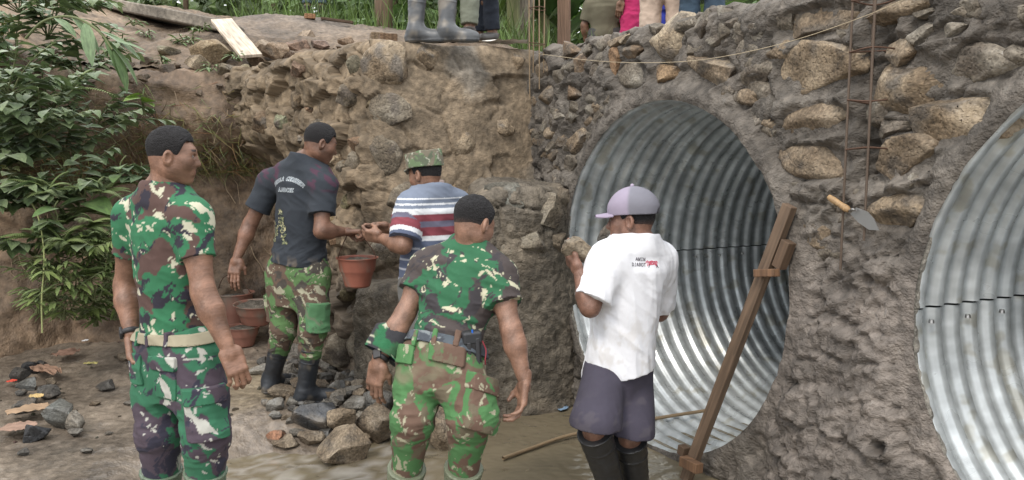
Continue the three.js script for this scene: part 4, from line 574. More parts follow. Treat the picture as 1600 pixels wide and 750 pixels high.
// --- soldier in bright camouflage, standing with arms down ---
{
  const d = 3.05, J = { hipL: W(247, 552, 3.12), hipR: W(308, 556, 3.0), knL: W(250, 676, 3.06), knR: W(322, 678, 2.94), ankL: W(256, 840, 3.14), ankR: W(320, 838, 3.02), neck: W(258, 302, 3.06), shL: W(208, 338, 3.13), shR: W(300, 340, 2.97), elL: W(196, 447, 3.18), elR: W(318, 458, 2.90), wrL: W(206, 528, 3.08), wrR: W(356, 545, 2.86) };
  const P = person({ label: 'man in bright camouflage shirt and trousers standing with both arms down', J, tab: [[-0.26, 0.125, 0.100], [-0.08, 0.145, 0.112], [0.02, 0.143, 0.110], [0.3, 0.124, 0.098], [0.6, 0.142, 0.106], [0.8, 0.155, 0.108], [0.93, 0.142, 0.086], [1.06, 0.066, 0.062]],
    skin: [0.285, 0.158, 0.106], head: { c: W(271, 243, 3.03), f: dirYaw(76, 0.10), up: nrm([0.06, 1, 0]), s: 0.86 }, hair: { thick: 0.013, spike: 0.0035, fade: true },
    handL: { n: [0.9, 0, 0.2], side: -1, curl: [0.7, 0.7, 0.75, 0.8], thumb: 0.6 }, handR: { n: [-0.6, -0.15, -0.75], side: 1, curl: [0.85, 0.9, 0.9, 0.8], thumb: 0.8, spread: 1.0 },
    shirt: { loose: 0.006, sleeve: 0.52, cuff: 0.050, hemT: 0.10, neckUp: 0.035, fold: (x, y, z) => 0.012 * ridge(x * 7 + y * 6, y * 9, z * 7, 2) * sstep(1.55, 1.1, y) + 0.005 * ridge(x * 12 + y * 4, y * 8, z * 9, 2), col: () => camo(camoBright, 23.1, 1.3) },
    pants: { loose: 0.016, to: 0.37, cuff: 0.071, topT: 0.16, fold: (x, y, z) => sstep(0.37, 0.50, y) * 0.010 * ridge(x * 8, y * 10 + x * 5, z * 8, 2) + 0.009 * sstep(0.75, 0.55, y) * sstep(0.40, 0.50, y) * ridge(x * 6, y * 22, z * 6, 2), col: () => camo(camoPants1, 41.3, 1.1) },
    boots: { from: 0.34, r: 0.084, ribs: true, col: plain([0.125, 0.165, 0.115], 0.1) } });
  const up = P.T0.up, bk = mul(P.T0.fwd, -1), rt = P.T0.rh, at = (t, a, b) => add(P.T0.at(t), add(mul(rt, a), mul(bk, b)));
  P.patch('belt', P.pantsF, 0.010, at(0.135, 0, 0), [rt, up, bk], [0.25, 0.020, 0.25], plain([0.30, 0.27, 0.19], 0.1));
  for (const a of [-0.075, 0.0, 0.09]) P.patch('belt_loop', P.pantsF, 0.015, at(0.135, a, 0.12), [rt, up, bk], [0.008, 0.028, 0.09], camo(camoPants1, 2.2));
  P.patch('back_pocket', P.pantsF, 0.007, at(-0.10, 0.075, 0.12), [rt, up, bk], [0.060, 0.075, 0.09], camo(camoPants1, 6.6));
  P.patch('pocket_flap', P.pantsF, 0.014, at(-0.005, 0.075, 0.12), [rt, up, bk], [0.064, 0.027, 0.09], camo(camoPants1, 9.4));
  P.patch('back_pocket', P.pantsF, 0.009, at(-0.05, -0.09, 0.12), [rt, up, bk], [0.04, 0.06, 0.09], camo(camoPants1, 1.4));
  const cg = mix(J.hipR, J.knR, 0.70), sd = nrm(add(mul(rt, 0.85), mul(bk, 0.5))); P.patch('cargo_pocket', P.pantsF, 0.020, add(cg, mul(sd, 0.08)), [nrm(cross(up, sd)), up, sd], [0.075, 0.088, 0.07], camo(camoPants1, 21)); P.patch('pocket_flap', P.pantsF, 0.028, add(add(cg, mul(sd, 0.08)), mul(up, 0.075)), [nrm(cross(up, sd)), up, sd], [0.080, 0.030, 0.075], camo(camoPants1, 31));
  watch(P, J.wrL, J.elL, [-1, 0, 0.6]);
}
// --- man in a dark printed shirt on the stones, holding the pan's wire with his right hand ---
const fistA = W(551, 361, 4.80);
{
  const J = { hipL: W(441, 428, 4.88), hipR: W(490, 430, 4.78), knL: W(444, 512, 4.86), knR: W(488, 516, 4.72), ankL: W(424, 592, 4.98), ankR: W(478, 610, 4.78), neck: W(479, 253, 4.80), shL: W(423, 286, 4.92), shR: W(505, 290, 4.70), elL: W(391, 350, 4.92), elR: W(502, 361, 4.62), wrL: W(370, 404, 4.84), wrR: W(538, 362, 4.77) };
  const P = person({ label: 'man in dark printed shirt and faded camouflage trousers standing on the stones', J, skin: [0.228, 0.122, 0.082], toeL: dirYaw(20), toeR: dirYaw(70), bulk: 1.0, arm: 1.0,
    head: { c: W(501, 224, 4.76), f: dirYaw(62, 0.35), up: nrm([0.10, 1, -0.05]), s: 0.94 }, hair: { thick: 0.012, spike: 0.003, fade: true },
    handL: { n: [0.2, 0.1, -1], side: 1, curl: [0.25, 0.3, 0.35, 0.4], thumb: 0.3, d: sub(W(364, 434, 4.80), W(370, 404, 4.84)) }, handR: { d: nrm([1, 0.02, -0.15]), n: [0, -1, 0.1], side: 1, curl: [1.75, 1.75, 1.75, 1.75], thumb: 1.0, spread: 0.2 },
    shirt: { loose: 0.014, sleeve: 0.62, cuff: 0.058, hemT: -0.02, hem: W(470, 410, 4.85), neckUp: 0.03, fold: (x, y, z) => 0.012 * ridge(x * 6 + y * 5, y * 6, z * 6, 2) + 0.016 * sstep(1.25, 1.0, y) * ridge(x * 5, y * 14 - x * 6, z * 5, 2),
      col: o => (x, y, z) => { const t = o.T0.t_of(x, y, z), n = fbm(x * 8, y * 8, z * 8, 3), q = sub([x, y, z], o.J.neck), a = dot(q, o.T0.rs), red = sstep(0.11, 0.13, Math.abs(a)) * sstep(0.74, 0.84, t) * sstep(-0.02, 0.12, N3(x * 30 + y * 30, y * 26, z * 16)); const low = sstep(0.22, 0.1, t) * sstep(0.05, 0.2, fbm(x * 16, y * 10, z * 16, 3)); const b = [0.024 + 0.010 * n, 0.030 + 0.011 * n, 0.039 + 0.012 * n]; return [lerp(lerp(b[0], 0.055, red), 0.16, low * 0.7), lerp(lerp(b[1], 0.024, red), 0.13, low * 0.7), lerp(lerp(b[2], 0.042, red), 0.10, low * 0.7)]; } },
    pants: { loose: 0.012, to: 0.42, cuff: 0.060, topT: 0.2, fold: (x, y, z) => 0.010 * ridge(x * 9, y * 11 + x * 6, z * 9, 2) + 0.008 * sstep(0.75, 0.5, y) * ridge(x * 7, y * 24, z * 7, 2), col: () => camo(camoFaded, 5.7, 1.35) },
    boots: { from: 0.28, r: 0.070, cell: 0.006, col: (x, y, z) => { const m = sstep(0.08, 0.3, fbm(x * 12, y * 9, z * 12, 3)) * 0.6, n = 1 + 0.2 * N3(x * 30, y * 30, z * 30); return [lerp(0.022, 0.14, m) * n, lerp(0.026, 0.12, m) * n, lerp(0.032, 0.095, m) * n]; } } });
  const up = P.T0.up, bk = mul(P.T0.fwd, -1), rt = P.T0.rs;
  const cg = mix(J.hipR, J.knR, 0.72), sd = nrm(add(mul(rt, 0.9), mul(bk, 0.35))); P.patch('cargo_pocket', P.pantsF, 0.028, add(cg, mul(sd, 0.07)), [nrm(cross(up, sd)), up, sd], [0.07, 0.085, 0.07], camo([[0.075, 0.185, 0.085], [0.075, 0.185, 0.085], [0.06, 0.12, 0.06], [0.12, 0.17, 0.1]], 1));
  const sdl = mul(sd, -1), cl = mix(J.hipL, J.knL, 0.66); P.patch('cargo_pocket', P.pantsF, 0.022, add(cl, mul(nrm(add(mul(rt, -1), mul(bk, 0.2))), 0.07)), [bk, up, rt], [0.05, 0.08, 0.06], camo(camoFaded, 4));
  const dir = mul(P.T0.fwd, 1), c0 = add(P.T0.at(0.80), add(mul(bk, 0.35), mul(rt, -0.015)));
  const arc = canvasTex(512, 256, (x, w, h) => { // outlined letters on an arc, a second short line below
    x.fillStyle = '#3b4650'; x.strokeStyle = '#cfd6da'; x.lineWidth = 6; x.font = 'bold 58px sans-serif'; x.textAlign = 'center'; x.textBaseline = 'middle';
    const s = 'UEBOLA CERSBGOT'; for (let i = 0; i < s.length; i++) { const a = (i - (s.length - 1) / 2) * 0.086; x.save(); x.translate(w / 2 + Math.sin(a) * 400, 480 - Math.cos(a) * 420); x.rotate(a); x.strokeText(s[i], 0, 0); x.fillText(s[i], 0, 0); x.restore(); }
    x.font = 'bold 58px sans-serif'; x.strokeText('A.NDCEZ', w / 2 - 8, 186); x.fillText('A.NDCEZ', w / 2 - 8, 186);
  });
  printOn(P, 'shirt_print', P.shirtF, c0, rt, up, dir, 0.27, 0.135, arc, 44, 22);
  const fig = canvasTex(256, 320, (x, w, h) => { // pale standing-soldier print in broken camouflage strokes
    const R = rng(8), cols = ['#8f9066', '#6d7358', '#b5b089', '#444c44', '#2c333a'];
    const blob = (cx, cy, rx, ry, n) => { for (let i = 0; i < n; i++) { x.fillStyle = cols[Math.floor(R() * cols.length)]; x.globalAlpha = 0.75; x.beginPath(); x.ellipse(cx + (R() - 0.5) * rx * 1.5, cy + (R() - 0.5) * ry * 1.5, 5 + R() * 11, 3 + R() * 6, R() * 3, 0, 7); x.fill(); } };
    blob(120, 40, 30, 34, 26); blob(125, 110, 52, 50, 60); blob(62, 165, 36, 66, 50); blob(160, 185, 36, 66, 46); blob(175, 262, 34, 24, 24); blob(58, 245, 26, 36, 22);
    x.globalAlpha = 1; x.fillStyle = '#12181c'; x.fillRect(96, 52, 56, 12); x.fillRect(100, 84, 44, 8);
  });
  printOn(P, 'shirt_print', P.shirtF, add(P.T0.at(0.42), add(mul(bk, 0.35), mul(rt, -0.045))), rt, up, dir, 0.22, 0.24, fig, 30, 30);
}
// --- man in camouflage shirt seen from behind, bending forward, a cap hung on his left forearm ---
{
  const J = { hipL: W(660, 565, 3.28), hipR: W(718, 565, 3.22), knL: W(645, 655, 3.14), knR: W(733, 655, 3.10), ankL: W(622, 842, 3.36), ankR: W(712, 842, 3.32), neck: W(735, 392, 3.42), shL: W(668, 418, 3.46), shR: W(777, 430, 3.34), elL: W(632, 492, 3.36), elR: W(799, 516, 3.22), wrL: W(590, 566, 3.26), wrR: W(820, 596, 3.16) };
  const P = person({ label: 'man in camouflage shirt stepping through the stream with a black belt pouch', J, skin: [0.300, 0.172, 0.120], bulk: 0.93, tab: [[-0.26, 0.115, 0.098], [-0.08, 0.136, 0.110], [0.02, 0.136, 0.110], [0.3, 0.124, 0.100], [0.6, 0.145, 0.108], [0.8, 0.160, 0.110], [0.93, 0.145, 0.086], [1.06, 0.07, 0.065]],
    head: { c: W(741, 350, 3.40), f: dirYaw(42, 0.42), up: nrm([0.03, 1, -0.1]), s: 0.96 }, hair: { thick: 0.012, spike: 0.004, fade: true },
    handL: { d: sub(W(578, 632, 3.24), W(588, 570, 3.26)), n: [0.4, -0.1, -0.9], side: 1, curl: [0.45, 0.5, 0.6, 0.7], thumb: 0.4 }, handR: { d: sub(W(815, 652, 3.12), W(820, 598, 3.16)), n: [-0.95, -0.1, 0.25], side: 1, curl: [0.7, 0.65, 0.6, 0.6], thumb: 0.6 },
    shirt: { loose: 0.012, sleeve: 0.50, cuff: 0.058, hemT: 0.14, neckUp: 0.03, fold: (x, y, z) => 0.010 * ridge(x * 7 + y * 7, y * 6, z * 6, 2) + 0.015 * sstep(1.25, 0.98, y) * ridge(x * 4, y * 15 + x * 4, z * 6, 2), col: () => camo(camoShirt3, 17.4, 1.15) },
    pants: { loose: 0.018, to: 0.41, cuff: 0.064, topT: 0.20, fold: (x, y, z) => sstep(0.36, 0.48, y) * 0.011 * ridge(x * 8, y * 9 + x * 6, z * 8, 2) + 0.010 * sstep(0.8, 0.6, y) * sstep(0.40, 0.50, y) * ridge(x * 6, y * 20, z * 6, 2), col: () => { const c = camo(camoFaded3, 8.8, 1.25); return (x, y, z) => { const k = c(x, y, z), m = sstep(0.0, 0.22, fbm(x * 6 + 2, y * 6, z * 6, 3)) * sstep(0.62, 0.7, y) * sstep(1.0, 0.85, y) * 0.75; return [lerp(k[0], 0.17, m), lerp(k[1], 0.145, m), lerp(k[2], 0.095, m)]; }; } },
    boots: { from: 0.38, r: 0.083, ribs: true, col: plain([0.150, 0.170, 0.115], 0.12) } });
  const up = P.T0.up, bk = mul(P.T0.fwd, -1), rt = P.T0.rh, at = (t, a, b) => add(P.T0.at(t), add(mul(rt, a), mul(bk, b)));
  P.patch('belt', P.pantsF, 0.012, at(0.155, 0, 0), [rt, up, bk], [0.25, 0.023, 0.25], camo([[0.07, 0.085, 0.10], [0.055, 0.065, 0.08], [0.04, 0.045, 0.055], [0.16, 0.18, 0.19]], 2, 1.6));
  for (const a of [-0.085, 0.01, 0.10]) P.patch('belt_loop', P.pantsF, 0.018, at(0.155, a, 0.12), [rt, up, bk], [0.011, 0.036, 0.09], camo(camoFaded3, 2.2));
  P.patch('pocket_flap', P.pantsF, 0.014, at(0.02, 0.075, 0.12), [rt, up, bk], [0.072, 0.040, 0.10], camo(camoFaded3, 14.4)); P.patch('pocket_flap', P.pantsF, 0.014, at(0.02, -0.115, 0.10), [rt, up, bk], [0.050, 0.040, 0.10], camo(camoFaded3, 44.4));
  const cg = mix(J.hipR, J.knR, 0.78), sd = nrm(add(mul(rt, 0.9), mul(bk, 0.35))); P.patch('cargo_pocket', P.pantsF, 0.034, add(cg, mul(sd, 0.07)), [nrm(cross(up, sd)), up, sd], [0.075, 0.10, 0.13], camo(camoFaded3, 71)); P.patch('pocket_flap', P.pantsF, 0.042, add(add(cg, mul(sd, 0.07)), mul(up, 0.085)), [nrm(cross(up, sd)), up, sd], [0.08, 0.034, 0.13], camo(camoFaded3, 81));
  // pouch on the belt
  const pc = at(0.075, 0.150, 0.050), pouch = mesh('belt_pouch', new RoundedBoxGeometry(0.075, 0.165, 0.045, 3, 0.012), blackStrap, P.g); pouch.position.set(...sub(pc, P.org)); pouch.rotation.set(0.05, 0.35, 0.03);
  for (const [yy, hh] of [[0.03, 0.1], [0.0, 0.13]]) { const f = mesh('pouch_strap', new RoundedBoxGeometry(0.016, hh, 0.052, 2, 0.004), std({ color: C(0.035, 0.036, 0.04), roughness: 0.6 }), pouch); f.position.set(yy ? -0.018 : 0.018, -0.01, 0.002); }
  const lid = mesh('pouch_flap', new RoundedBoxGeometry(0.078, 0.05, 0.050, 2, 0.01), std({ color: C(0.03, 0.032, 0.036), roughness: 0.55 }), pouch); lid.position.set(0, 0.055, 0);
  const pen = mesh('pen', rod([0, 0, 0], [0, 0.03, 0], 0.004), std({ color: C(0.02, 0.12, 0.5), roughness: 0.4 }), pouch); pen.position.set(0.0, 0.06, 0.018);
  const redTag = mesh('cord', tube([[0.04, 0.04, 0.02], [0.052, 0.0, 0.025], [0.046, -0.04, 0.03], [0.05, -0.06, 0.02]], 0.003, 12, 6), std({ color: C(0.25, 0.03, 0.045), roughness: 0.6 }), pouch);
  watch(P, J.wrL, J.elL, [-0.5, 0, 0.9]);
  // cap slipped over the forearm: a folded bowl with a dark lining
  const fa = mix(J.elL, J.wrL, 0.50), cap = thing('field_cap', 'green camouflage field cap hung over the forearm of the bending man', 'cap', fa), ax = nrm(sub(J.wrL, J.elL)), sx = nrm(cross(ax, [0, 0, 1])), o = [0, 0, 0];
  const shell = (inn) => grid(40, 18, (i, j) => { const a = i / 40 * Math.PI * 2, v = j / 18, r = (0.072 - inn) * (1 + 0.16 * Math.sin(a * 2 + 1) + 0.08 * Math.sin(a * 3)) * (v < 0.75 ? 1 : Math.sqrt(Math.max(0, 1 - ((v - 0.75) / 0.25) ** 2)) * 0.7 + 0.3 * (1 - (v - 0.75) / 0.25)), h = -0.075 + 0.135 * v - inn * (v > 0.7 ? 1 : 0), n = 0.006 * fbm(Math.cos(a) * 3, v * 6, Math.sin(a) * 3, 2); return add(mul(ax, -h), add(mul(sx, Math.cos(a) * (r + n)), mul(cross(ax, sx), Math.sin(a) * (r * 0.72 + n)))); }, (i, j) => [i / 10, j / 10], (i, j) => { const a = i / 40 * Math.PI * 2, c = inn ? [0.03, 0.035, 0.045] : camo([[0.02, 0.12, 0.05], [0.035, 0.1, 0.045], [0.03, 0.03, 0.035], [0.4, 0.4, 0.3]], 4)(Math.cos(a) * 0.1, j * 0.012, Math.sin(a) * 0.1); return c; });
  mesh('crown', shell(0), cloth, cap); mesh('lining', shell(0.005), cloth, cap);
  const bill = grid(16, 6, (i, j) => { const a = lerp(-1.2, 1.2, i / 16), r = 0.066 + 0.055 * j / 6; return add(mul(ax, 0.072 + 0.018 * (j / 6) ** 1.5 + 0.01 * Math.cos(a * 2)), add(mul(sx, -Math.cos(a) * r), mul(cross(ax, sx), Math.sin(a) * r * 0.72))); }, (i, j) => [i / 16, j / 6], (i, j) => camo([[0.02, 0.12, 0.05], [0.03, 0.035, 0.04], [0.03, 0.03, 0.035], [0.4, 0.4, 0.3]], 7)(i * 0.01, j * 0.01, 1));
  mesh('bill', bill, std({ vertexColors: true, roughness: 0.9, side: THREE.DoubleSide }), cap);
}
// --- man in a white T-shirt and grey cap, lifting stones at the pipe mouth ---
{
  const J = { hipL: W(944, 584, 3.57), hipR: W(988, 584, 3.68), knL: W(928, 672, 3.36), knR: W(984, 684, 3.52), ankL: W(968, 800, 3.62), ankR: W(1000, 812, 3.80), neck: W(993, 378, 3.60), shL: W(950, 408, 3.52), shR: W(1028, 408, 3.70), elL: W(922, 480, 3.44), elR: W(1030, 488, 3.86), wrL: W(905, 425, 3.52), wrR: W(984, 425, 4.00) };
  const P = person({ label: 'man in white T-shirt, dark shorts and a faded grey cap lifting a stone', J, skin: [0.262, 0.144, 0.104], toeL: dirYaw(-30), toeR: dirYaw(-25),
    head: { c: W(986, 343, 3.58), f: dirYaw(-70, 0.08), up: nrm([0, 1, -0.03]), s: 1.0 }, hair: { thick: 0.004, spike: 0.003, fade: true },
    handL: { d: nrm([-0.45, 0.5, -0.6]), n: [0.55, 0.55, -0.5], side: -1, curl: [0.5, 0.5, 0.55, 0.6], thumb: 0.0 }, handR: { d: nrm([-0.35, 0.85, -0.2]), n: [-0.5, 0.2, -0.8], side: 1, curl: [0.5, 0.5, 0.5, 0.5], thumb: 0.4 },
    shirt: { loose: 0.015, sleeve: 0.80, cuff: 0.058, hem: W(965, 584, 3.6), hemN: nrm([0.17, -1, 0]), neckUp: 0.028, bend: 0.0, tab: [[-0.7, 0.152, 0.145], [-0.08, 0.148, 0.138], [0.3, 0.138, 0.118], [0.6, 0.148, 0.114], [0.8, 0.158, 0.110], [0.93, 0.142, 0.086], [1.06, 0.07, 0.065]],
      fold: (x, y, z) => 0.016 * ridge(x * 9 + 1.2 * y, y * 1.5, z * 8, 2) * sstep(1.45, 1.1, y) + 0.009 * ridge(x * 8 + y * 8, y * 4, z * 8, 2), col: o => (x, y, z) => { const m = sstep(0.16, 0.34, fbm(x * 13 + 3, y * 13, z * 13, 4)) * 0.06 + sstep(0.97, 0.86, y) * sstep(0.02, 0.25, fbm(x * 22, y * 16, z * 22, 3)) * 0.25; return [lerp(0.73, 0.42, m), lerp(0.745, 0.37, m), lerp(0.785, 0.29, m)]; } },
    bulk: 0.82, pants: { name: 'shorts', loose: 0.008, cutKnee: 0.90, cutN: [-0.1, -1, 0], cuff: 0.112, topT: 0.08, k: 0.05, kp: 0.02, fold: (x, y, z) => 0.012 * ridge(x * 7 + y, y * 2.0, z * 7, 2), col: () => { const c = plain([0.050, 0.045, 0.066], 0.1); return (x, y, z) => { const k = c(x, y, z), m = sstep(0.62, 0.52, y) * sstep(0.06, 0.22, fbm(x * 14, y * 18, z * 14, 3)) * 0.12; return [lerp(k[0], 0.2, m), lerp(k[1], 0.18, m), lerp(k[2], 0.17, m)]; }; } },
    boots: { from: 0.02, r: 0.078, cell: 0.0055, col: plain([0.020, 0.021, 0.023], 0.2) } });
  const up = P.T0.up, bk = mul(P.T0.fwd, -1), rt = P.T0.rs;
  const tx = canvasTex(512, 256, (x, w, h) => {
    x.fillStyle = '#4b4650'; x.font = 'bold 66px monospace'; x.fillText('AMIN', 96, 112); x.fillText('DJAROT', 22, 186); x.strokeStyle = '#c0405c'; x.lineWidth = 8; x.lineCap = 'round';
    const R = rng(4); for (let i = 0; i < 9; i++) { x.beginPath(); const a = 262 + i * 21; x.moveTo(a, 180 - R() * 40); x.quadraticCurveTo(a + 22, 96 - R() * 40, a + 36, 100 + R() * 70); x.stroke(); } x.beginPath(); x.moveTo(264, 124); x.lineTo(448, 106); x.stroke(); x.beginPath(); x.moveTo(300, 160); x.lineTo(430, 140); x.stroke(); x.fillStyle = '#4b4650'; x.fillText('/', 288, 196); x.fillText('A', 424, 196);
  });
  printOn(P, 'shirt_print', P.shirtF, add(P.T0.at(0.885), add(mul(bk, 0.35), mul(rt, -0.035))), rt, up, P.T0.fwd, 0.16, 0.08, tx, 26, 14);
  // cap
  const H = P.H, cf = (x, y, z) => { const [a, b, c] = H.local(x, y, z), tk = 0.020 + 0.010 * sstep(0.0, 0.08, b) - 0.002 * sstep(0.003, 0.0, Math.abs(a)) ; let d = H.cran(x, y, z) - tk; const hole = Math.max(Math.hypot(a / 0.036, (b - 0.012) / 0.036) - 1, c > 0 ? 1 : -1) * 0.03; d = Math.max(d, (0.024 - 0.12 * Math.max(0, -c) * 0.28 - b) * 0.9); return Math.max(d, -Math.max(hole, -(H.cran(x, y, z) - tk + 0.010))); };
  P.addN('cap', cf, headBox(H), 0.02, 0.0042, cloth, (x, y, z) => { const [a, b, c] = H.local(x, y, z), fr = sstep(-0.02, 0.0, c), hole = Math.hypot(a / 0.036, (b - 0.012) / 0.036) < 1 && c < 0 && H.cran(x, y, z) < 0.016; const n = 1 + 0.15 * fbm(x * 20, y * 20, z * 20, 2); return hole ? [0.03, 0.03, 0.035] : [lerp(0.165, 0.27, fr) * n, lerp(0.165, 0.235, fr) * n, lerp(0.195, 0.305, fr) * n]; }, 'faded grey cap with lilac front and bill');
  const billF = (x, y, z) => { const [a, b, c] = H.local(x, y, z), r = Math.hypot(a / 0.082, (c - 0.065) / 0.105) - 1; return Math.max(r * 0.08, Math.abs(b - 0.036 + 0.20 * (c - 0.075) * 0.6 + 2.6 * a * a) - 0.0045, 0.06 - c); };
  P.addN('cap_bill', billF, [H.L(-0.1, -0.03, 0.05), H.L(0.1, 0.07, 0.18), H.L(0.1, 0.07, 0.05)], 0.02, 0.0038, cloth, plain([0.29, 0.245, 0.325], 0.08));
  const btn = mesh('cap_button', new THREE.SphereGeometry(0.009, 10, 8), std({ color: C(0.36, 0.31, 0.40), roughness: 0.9 }), P.g); btn.position.set(...sub(H.L(0, 0.151, -0.014), P.org));
  // the stones he holds
  const s1 = topMesh('held_stone', rockMesh(ROCKS[3], 0.098, 0.056, 0.06, [0.25, 0.21, 0.16], 2.2), M.stone, 'brown angular stone in the hand of the man in white', 'stone', null); s1.position.set(...W(908, 394, 3.575)); s1.rotation.set(0.2, 0.3, -0.55);
  const s2 = topMesh('held_stone', rockMesh(ROCKS[5], 0.085, 0.055, 0.06, [0.14, 0.145, 0.145], 4.4), M.stone, 'dark grey stone held up before the face of the man in white', 'stone', null); s2.position.set(...W(957, 366, 3.96)); s2.rotation.set(0.1, 0.5, 0.5);
}
// --- man in a striped polo shirt and camouflage cap reaching towards the wall ---
const fistB = W(582, 364, 4.62);
{
  const J = { hipL: W(652, 446, 4.56), hipR: W(694, 446, 4.66), knL: W(655, 552, 4.50), knR: W(694, 555, 4.62), ankL: W(660, 660, 4.62), ankR: W(696, 655, 4.74), neck: W(675, 300, 4.60), shL: W(642, 326, 4.50), shR: W(712, 322, 4.72), elL: W(630, 384, 4.40), elR: W(664, 388, 4.88), wrL: W(596, 372, 4.54), wrR: W(608, 356, 4.72) };
  const P = person({ label: 'man in striped polo shirt and camouflage cap reaching towards the other man', J, skin: [0.275, 0.152, 0.102], cell: 0.013, toeL: dirYaw(-40), toeR: dirYaw(-40), arm: 1.08,
    head: { c: W(664, 272, 4.58), f: dirYaw(-58, 0.18), up: nrm([-0.03, 1, 0]), s: 0.98 }, hair: { thick: 0.008, spike: 0.003, fade: false },
    handL: { d: nrm([-0.9, 0.15, -0.2]), n: [0.05, 0.5, -0.85], side: -1, curl: [1.2, 1.2, 1.25, 1.3], thumb: 0.8 }, handR: { d: nrm([-0.95, 0, -0.1]), n: [0, -0.6, 0.8], side: 1, curl: [1.1, 1.1, 1.1, 1.1], thumb: 0.6 },
    shirt: { loose: 0.022, sleeve: 0.80, cuff: 0.062, hemT: -0.12, neckUp: 0.035, tab: [[-0.4, 0.165, 0.13], [-0.08, 0.165, 0.13], [0.3, 0.160, 0.125], [0.6, 0.160, 0.118], [0.8, 0.170, 0.115], [0.93, 0.150, 0.088], [1.06, 0.07, 0.065]], fold: (x, y, z) => 0.013 * ridge(x * 6 + y * 8, y * 6, z * 6, 2),
      col: o => (x, y, z) => {
        const ta = (S, E) => { const d = sub(E, S), p = sub([x, y, z], S), l = len(d), t = dot(p, d) / l, r = len(sub(p, mul(d, t / l))); return [t, r]; };
        const L = ta(o.J.shL, o.J.elL), R = ta(o.J.shR, o.J.elR); let v = (o.J.neck[1] - y) ; const arm = L[1] < 0.095 && L[0] > 0.06 ? L : R[1] < 0.095 && R[0] > 0.06 ? R : null; if (arm) v = arm[0] + 0.10;
        const nav = [0.085, 0.105, 0.165], gb = [0.16, 0.19, 0.25], wh = [0.62, 0.64, 0.66], rd = [0.20, 0.045, 0.06];
        const band = (a, b) => v > a && v < b; let c = v < 0.085 ? gb : nav; if (band(0.028, 0.036) || band(0.056, 0.066)) c = wh; if (band(0.085, 0.118)) c = wh; else if (band(0.118, 0.155)) c = rd; else if (band(0.155, 0.190)) c = [0.13, 0.125, 0.18]; else if (band(0.190, 0.238)) c = rd; else if (band(0.238, 0.264)) c = wh; else if (v > 0.264) { const q = (v - 0.264) % 0.058; c = q > 0.048 ? [0.36, 0.38, 0.43] : nav; }
        const n = 1 + 0.12 * fbm(x * 25, y * 25, z * 25, 2); return [c[0] * n, c[1] * n, c[2] * n];
      }, collar: { h: 0.060, col: plain([0.52, 0.40, 0.35], 0.1) } },
    pants: { loose: 0.014, to: 0.9, cuff: 0.07, topT: 0.2, cell: 0.009, fold: (x, y, z) => 0.007 * ridge(x * 8, y * 8, z * 8, 2), col: () => plain([0.13, 0.13, 0.125], 0.15) }, shoes: plain([0.03, 0.03, 0.03], 0.1) });
  const H = P.H, cm = camo([[0.13, 0.19, 0.10], [0.17, 0.15, 0.11], [0.10, 0.12, 0.08], [0.36, 0.36, 0.29]], 6, 2.2);
  P.addN('cap', (x, y, z) => { const [a, b, c] = H.local(x, y, z); const r = Math.hypot(a / 0.098, (c + 0.012) / 0.115) - 1 - 0.02 * fbm(x * 20, y * 20, z * 20, 2); return Math.max(r * 0.095 + 0.05 * Math.max(0, b - 0.10), 0.042 - b + 0.1 * Math.min(0, c), b - 0.128 - 0.006 * N3(x * 20, y, z * 20) + 0.12 * (c < 0 ? -c * 0.15 : 0)); }, headBox(H), 0.02, 0.0048, cloth, cm);
  P.addN('cap_bill', (x, y, z) => { const [a, b, c] = H.local(x, y, z), r = Math.hypot(a / 0.080, (c - 0.075) / 0.085) - 1; return Math.max(r * 0.07, Math.abs(b - 0.046 + 0.28 * (c - 0.09) + 2.2 * a * a) - 0.005, 0.07 - c); }, [H.L(-0.1, -0.03, 0.05), H.L(0.1, 0.08, 0.17), H.L(0.1, 0.08, 0.05)], 0.02, 0.0045, cloth, plain([0.16, 0.155, 0.12], 0.2));
}

const pebbleGeo = [];
// ---------- tools, pans, stones ----------
const groundAt = (px, pyb, lift = 0) => { let d = 4.6; for (let i = 0; i < 40; i++) { const x = (px - 800) / FPX * d, y = Math.max(WATER - 0.02, groundH(x, d)) + lift; d += 0.3 * (clamp((EYE - y) * FPX * 1.004 / (pyb - HORIZON), 3.6, 7.2) - d); } const x = (px - 800) / FPX * d; return [x, Math.max(WATER - 0.02, groundH(x, d)) + lift, -d]; };
const clay = std({ vertexColors: true, roughness: 0.55 });
function panGeo(r0, r1, h, seed, mud = 0.1) { // flaring pan with a rolled rim and a step, mud on it
  const pr = [[0.001, 0], [r0 * 0.9, 0], [r0, 0.012], [lerp(r0, r1, 0.55) - 0.004, h * 0.52], [lerp(r0, r1, 0.55) + 0.006, h * 0.55], [r1 * 0.97, h * 0.93], [r1 * 1.07, h * 0.97], [r1 * 1.08, h], [r1 * 0.98, h * 0.985], [lerp(r0, r1, 0.5), h * 0.5], [r0 * 0.9, 0.016], [0.001, 0.014]];
  const g = new THREE.LatheGeometry(pr.map(p => new THREE.Vector2(p[0], p[1])), 40), p = g.attributes.position, K = new Float32Array(p.count * 3);
  for (let i = 0; i < p.count; i++) { const x = p.getX(i), y = p.getY(i), z = p.getZ(i), m = sstep(0.02, 0.3, fbm(x * 9 + seed, y * 7, z * 9, 4)) * 0.75, n = 1 + 0.2 * N3(x * 30, y * 30, z * 30); const mm = clamp(m + mud); K.set([lerp(0.29, 0.21, mm) * n, lerp(0.075, 0.165, mm) * n, lerp(0.044, 0.13, mm) * n], i * 3); }
  g.setAttribute('color', new THREE.BufferAttribute(K, 3)); return g;
}
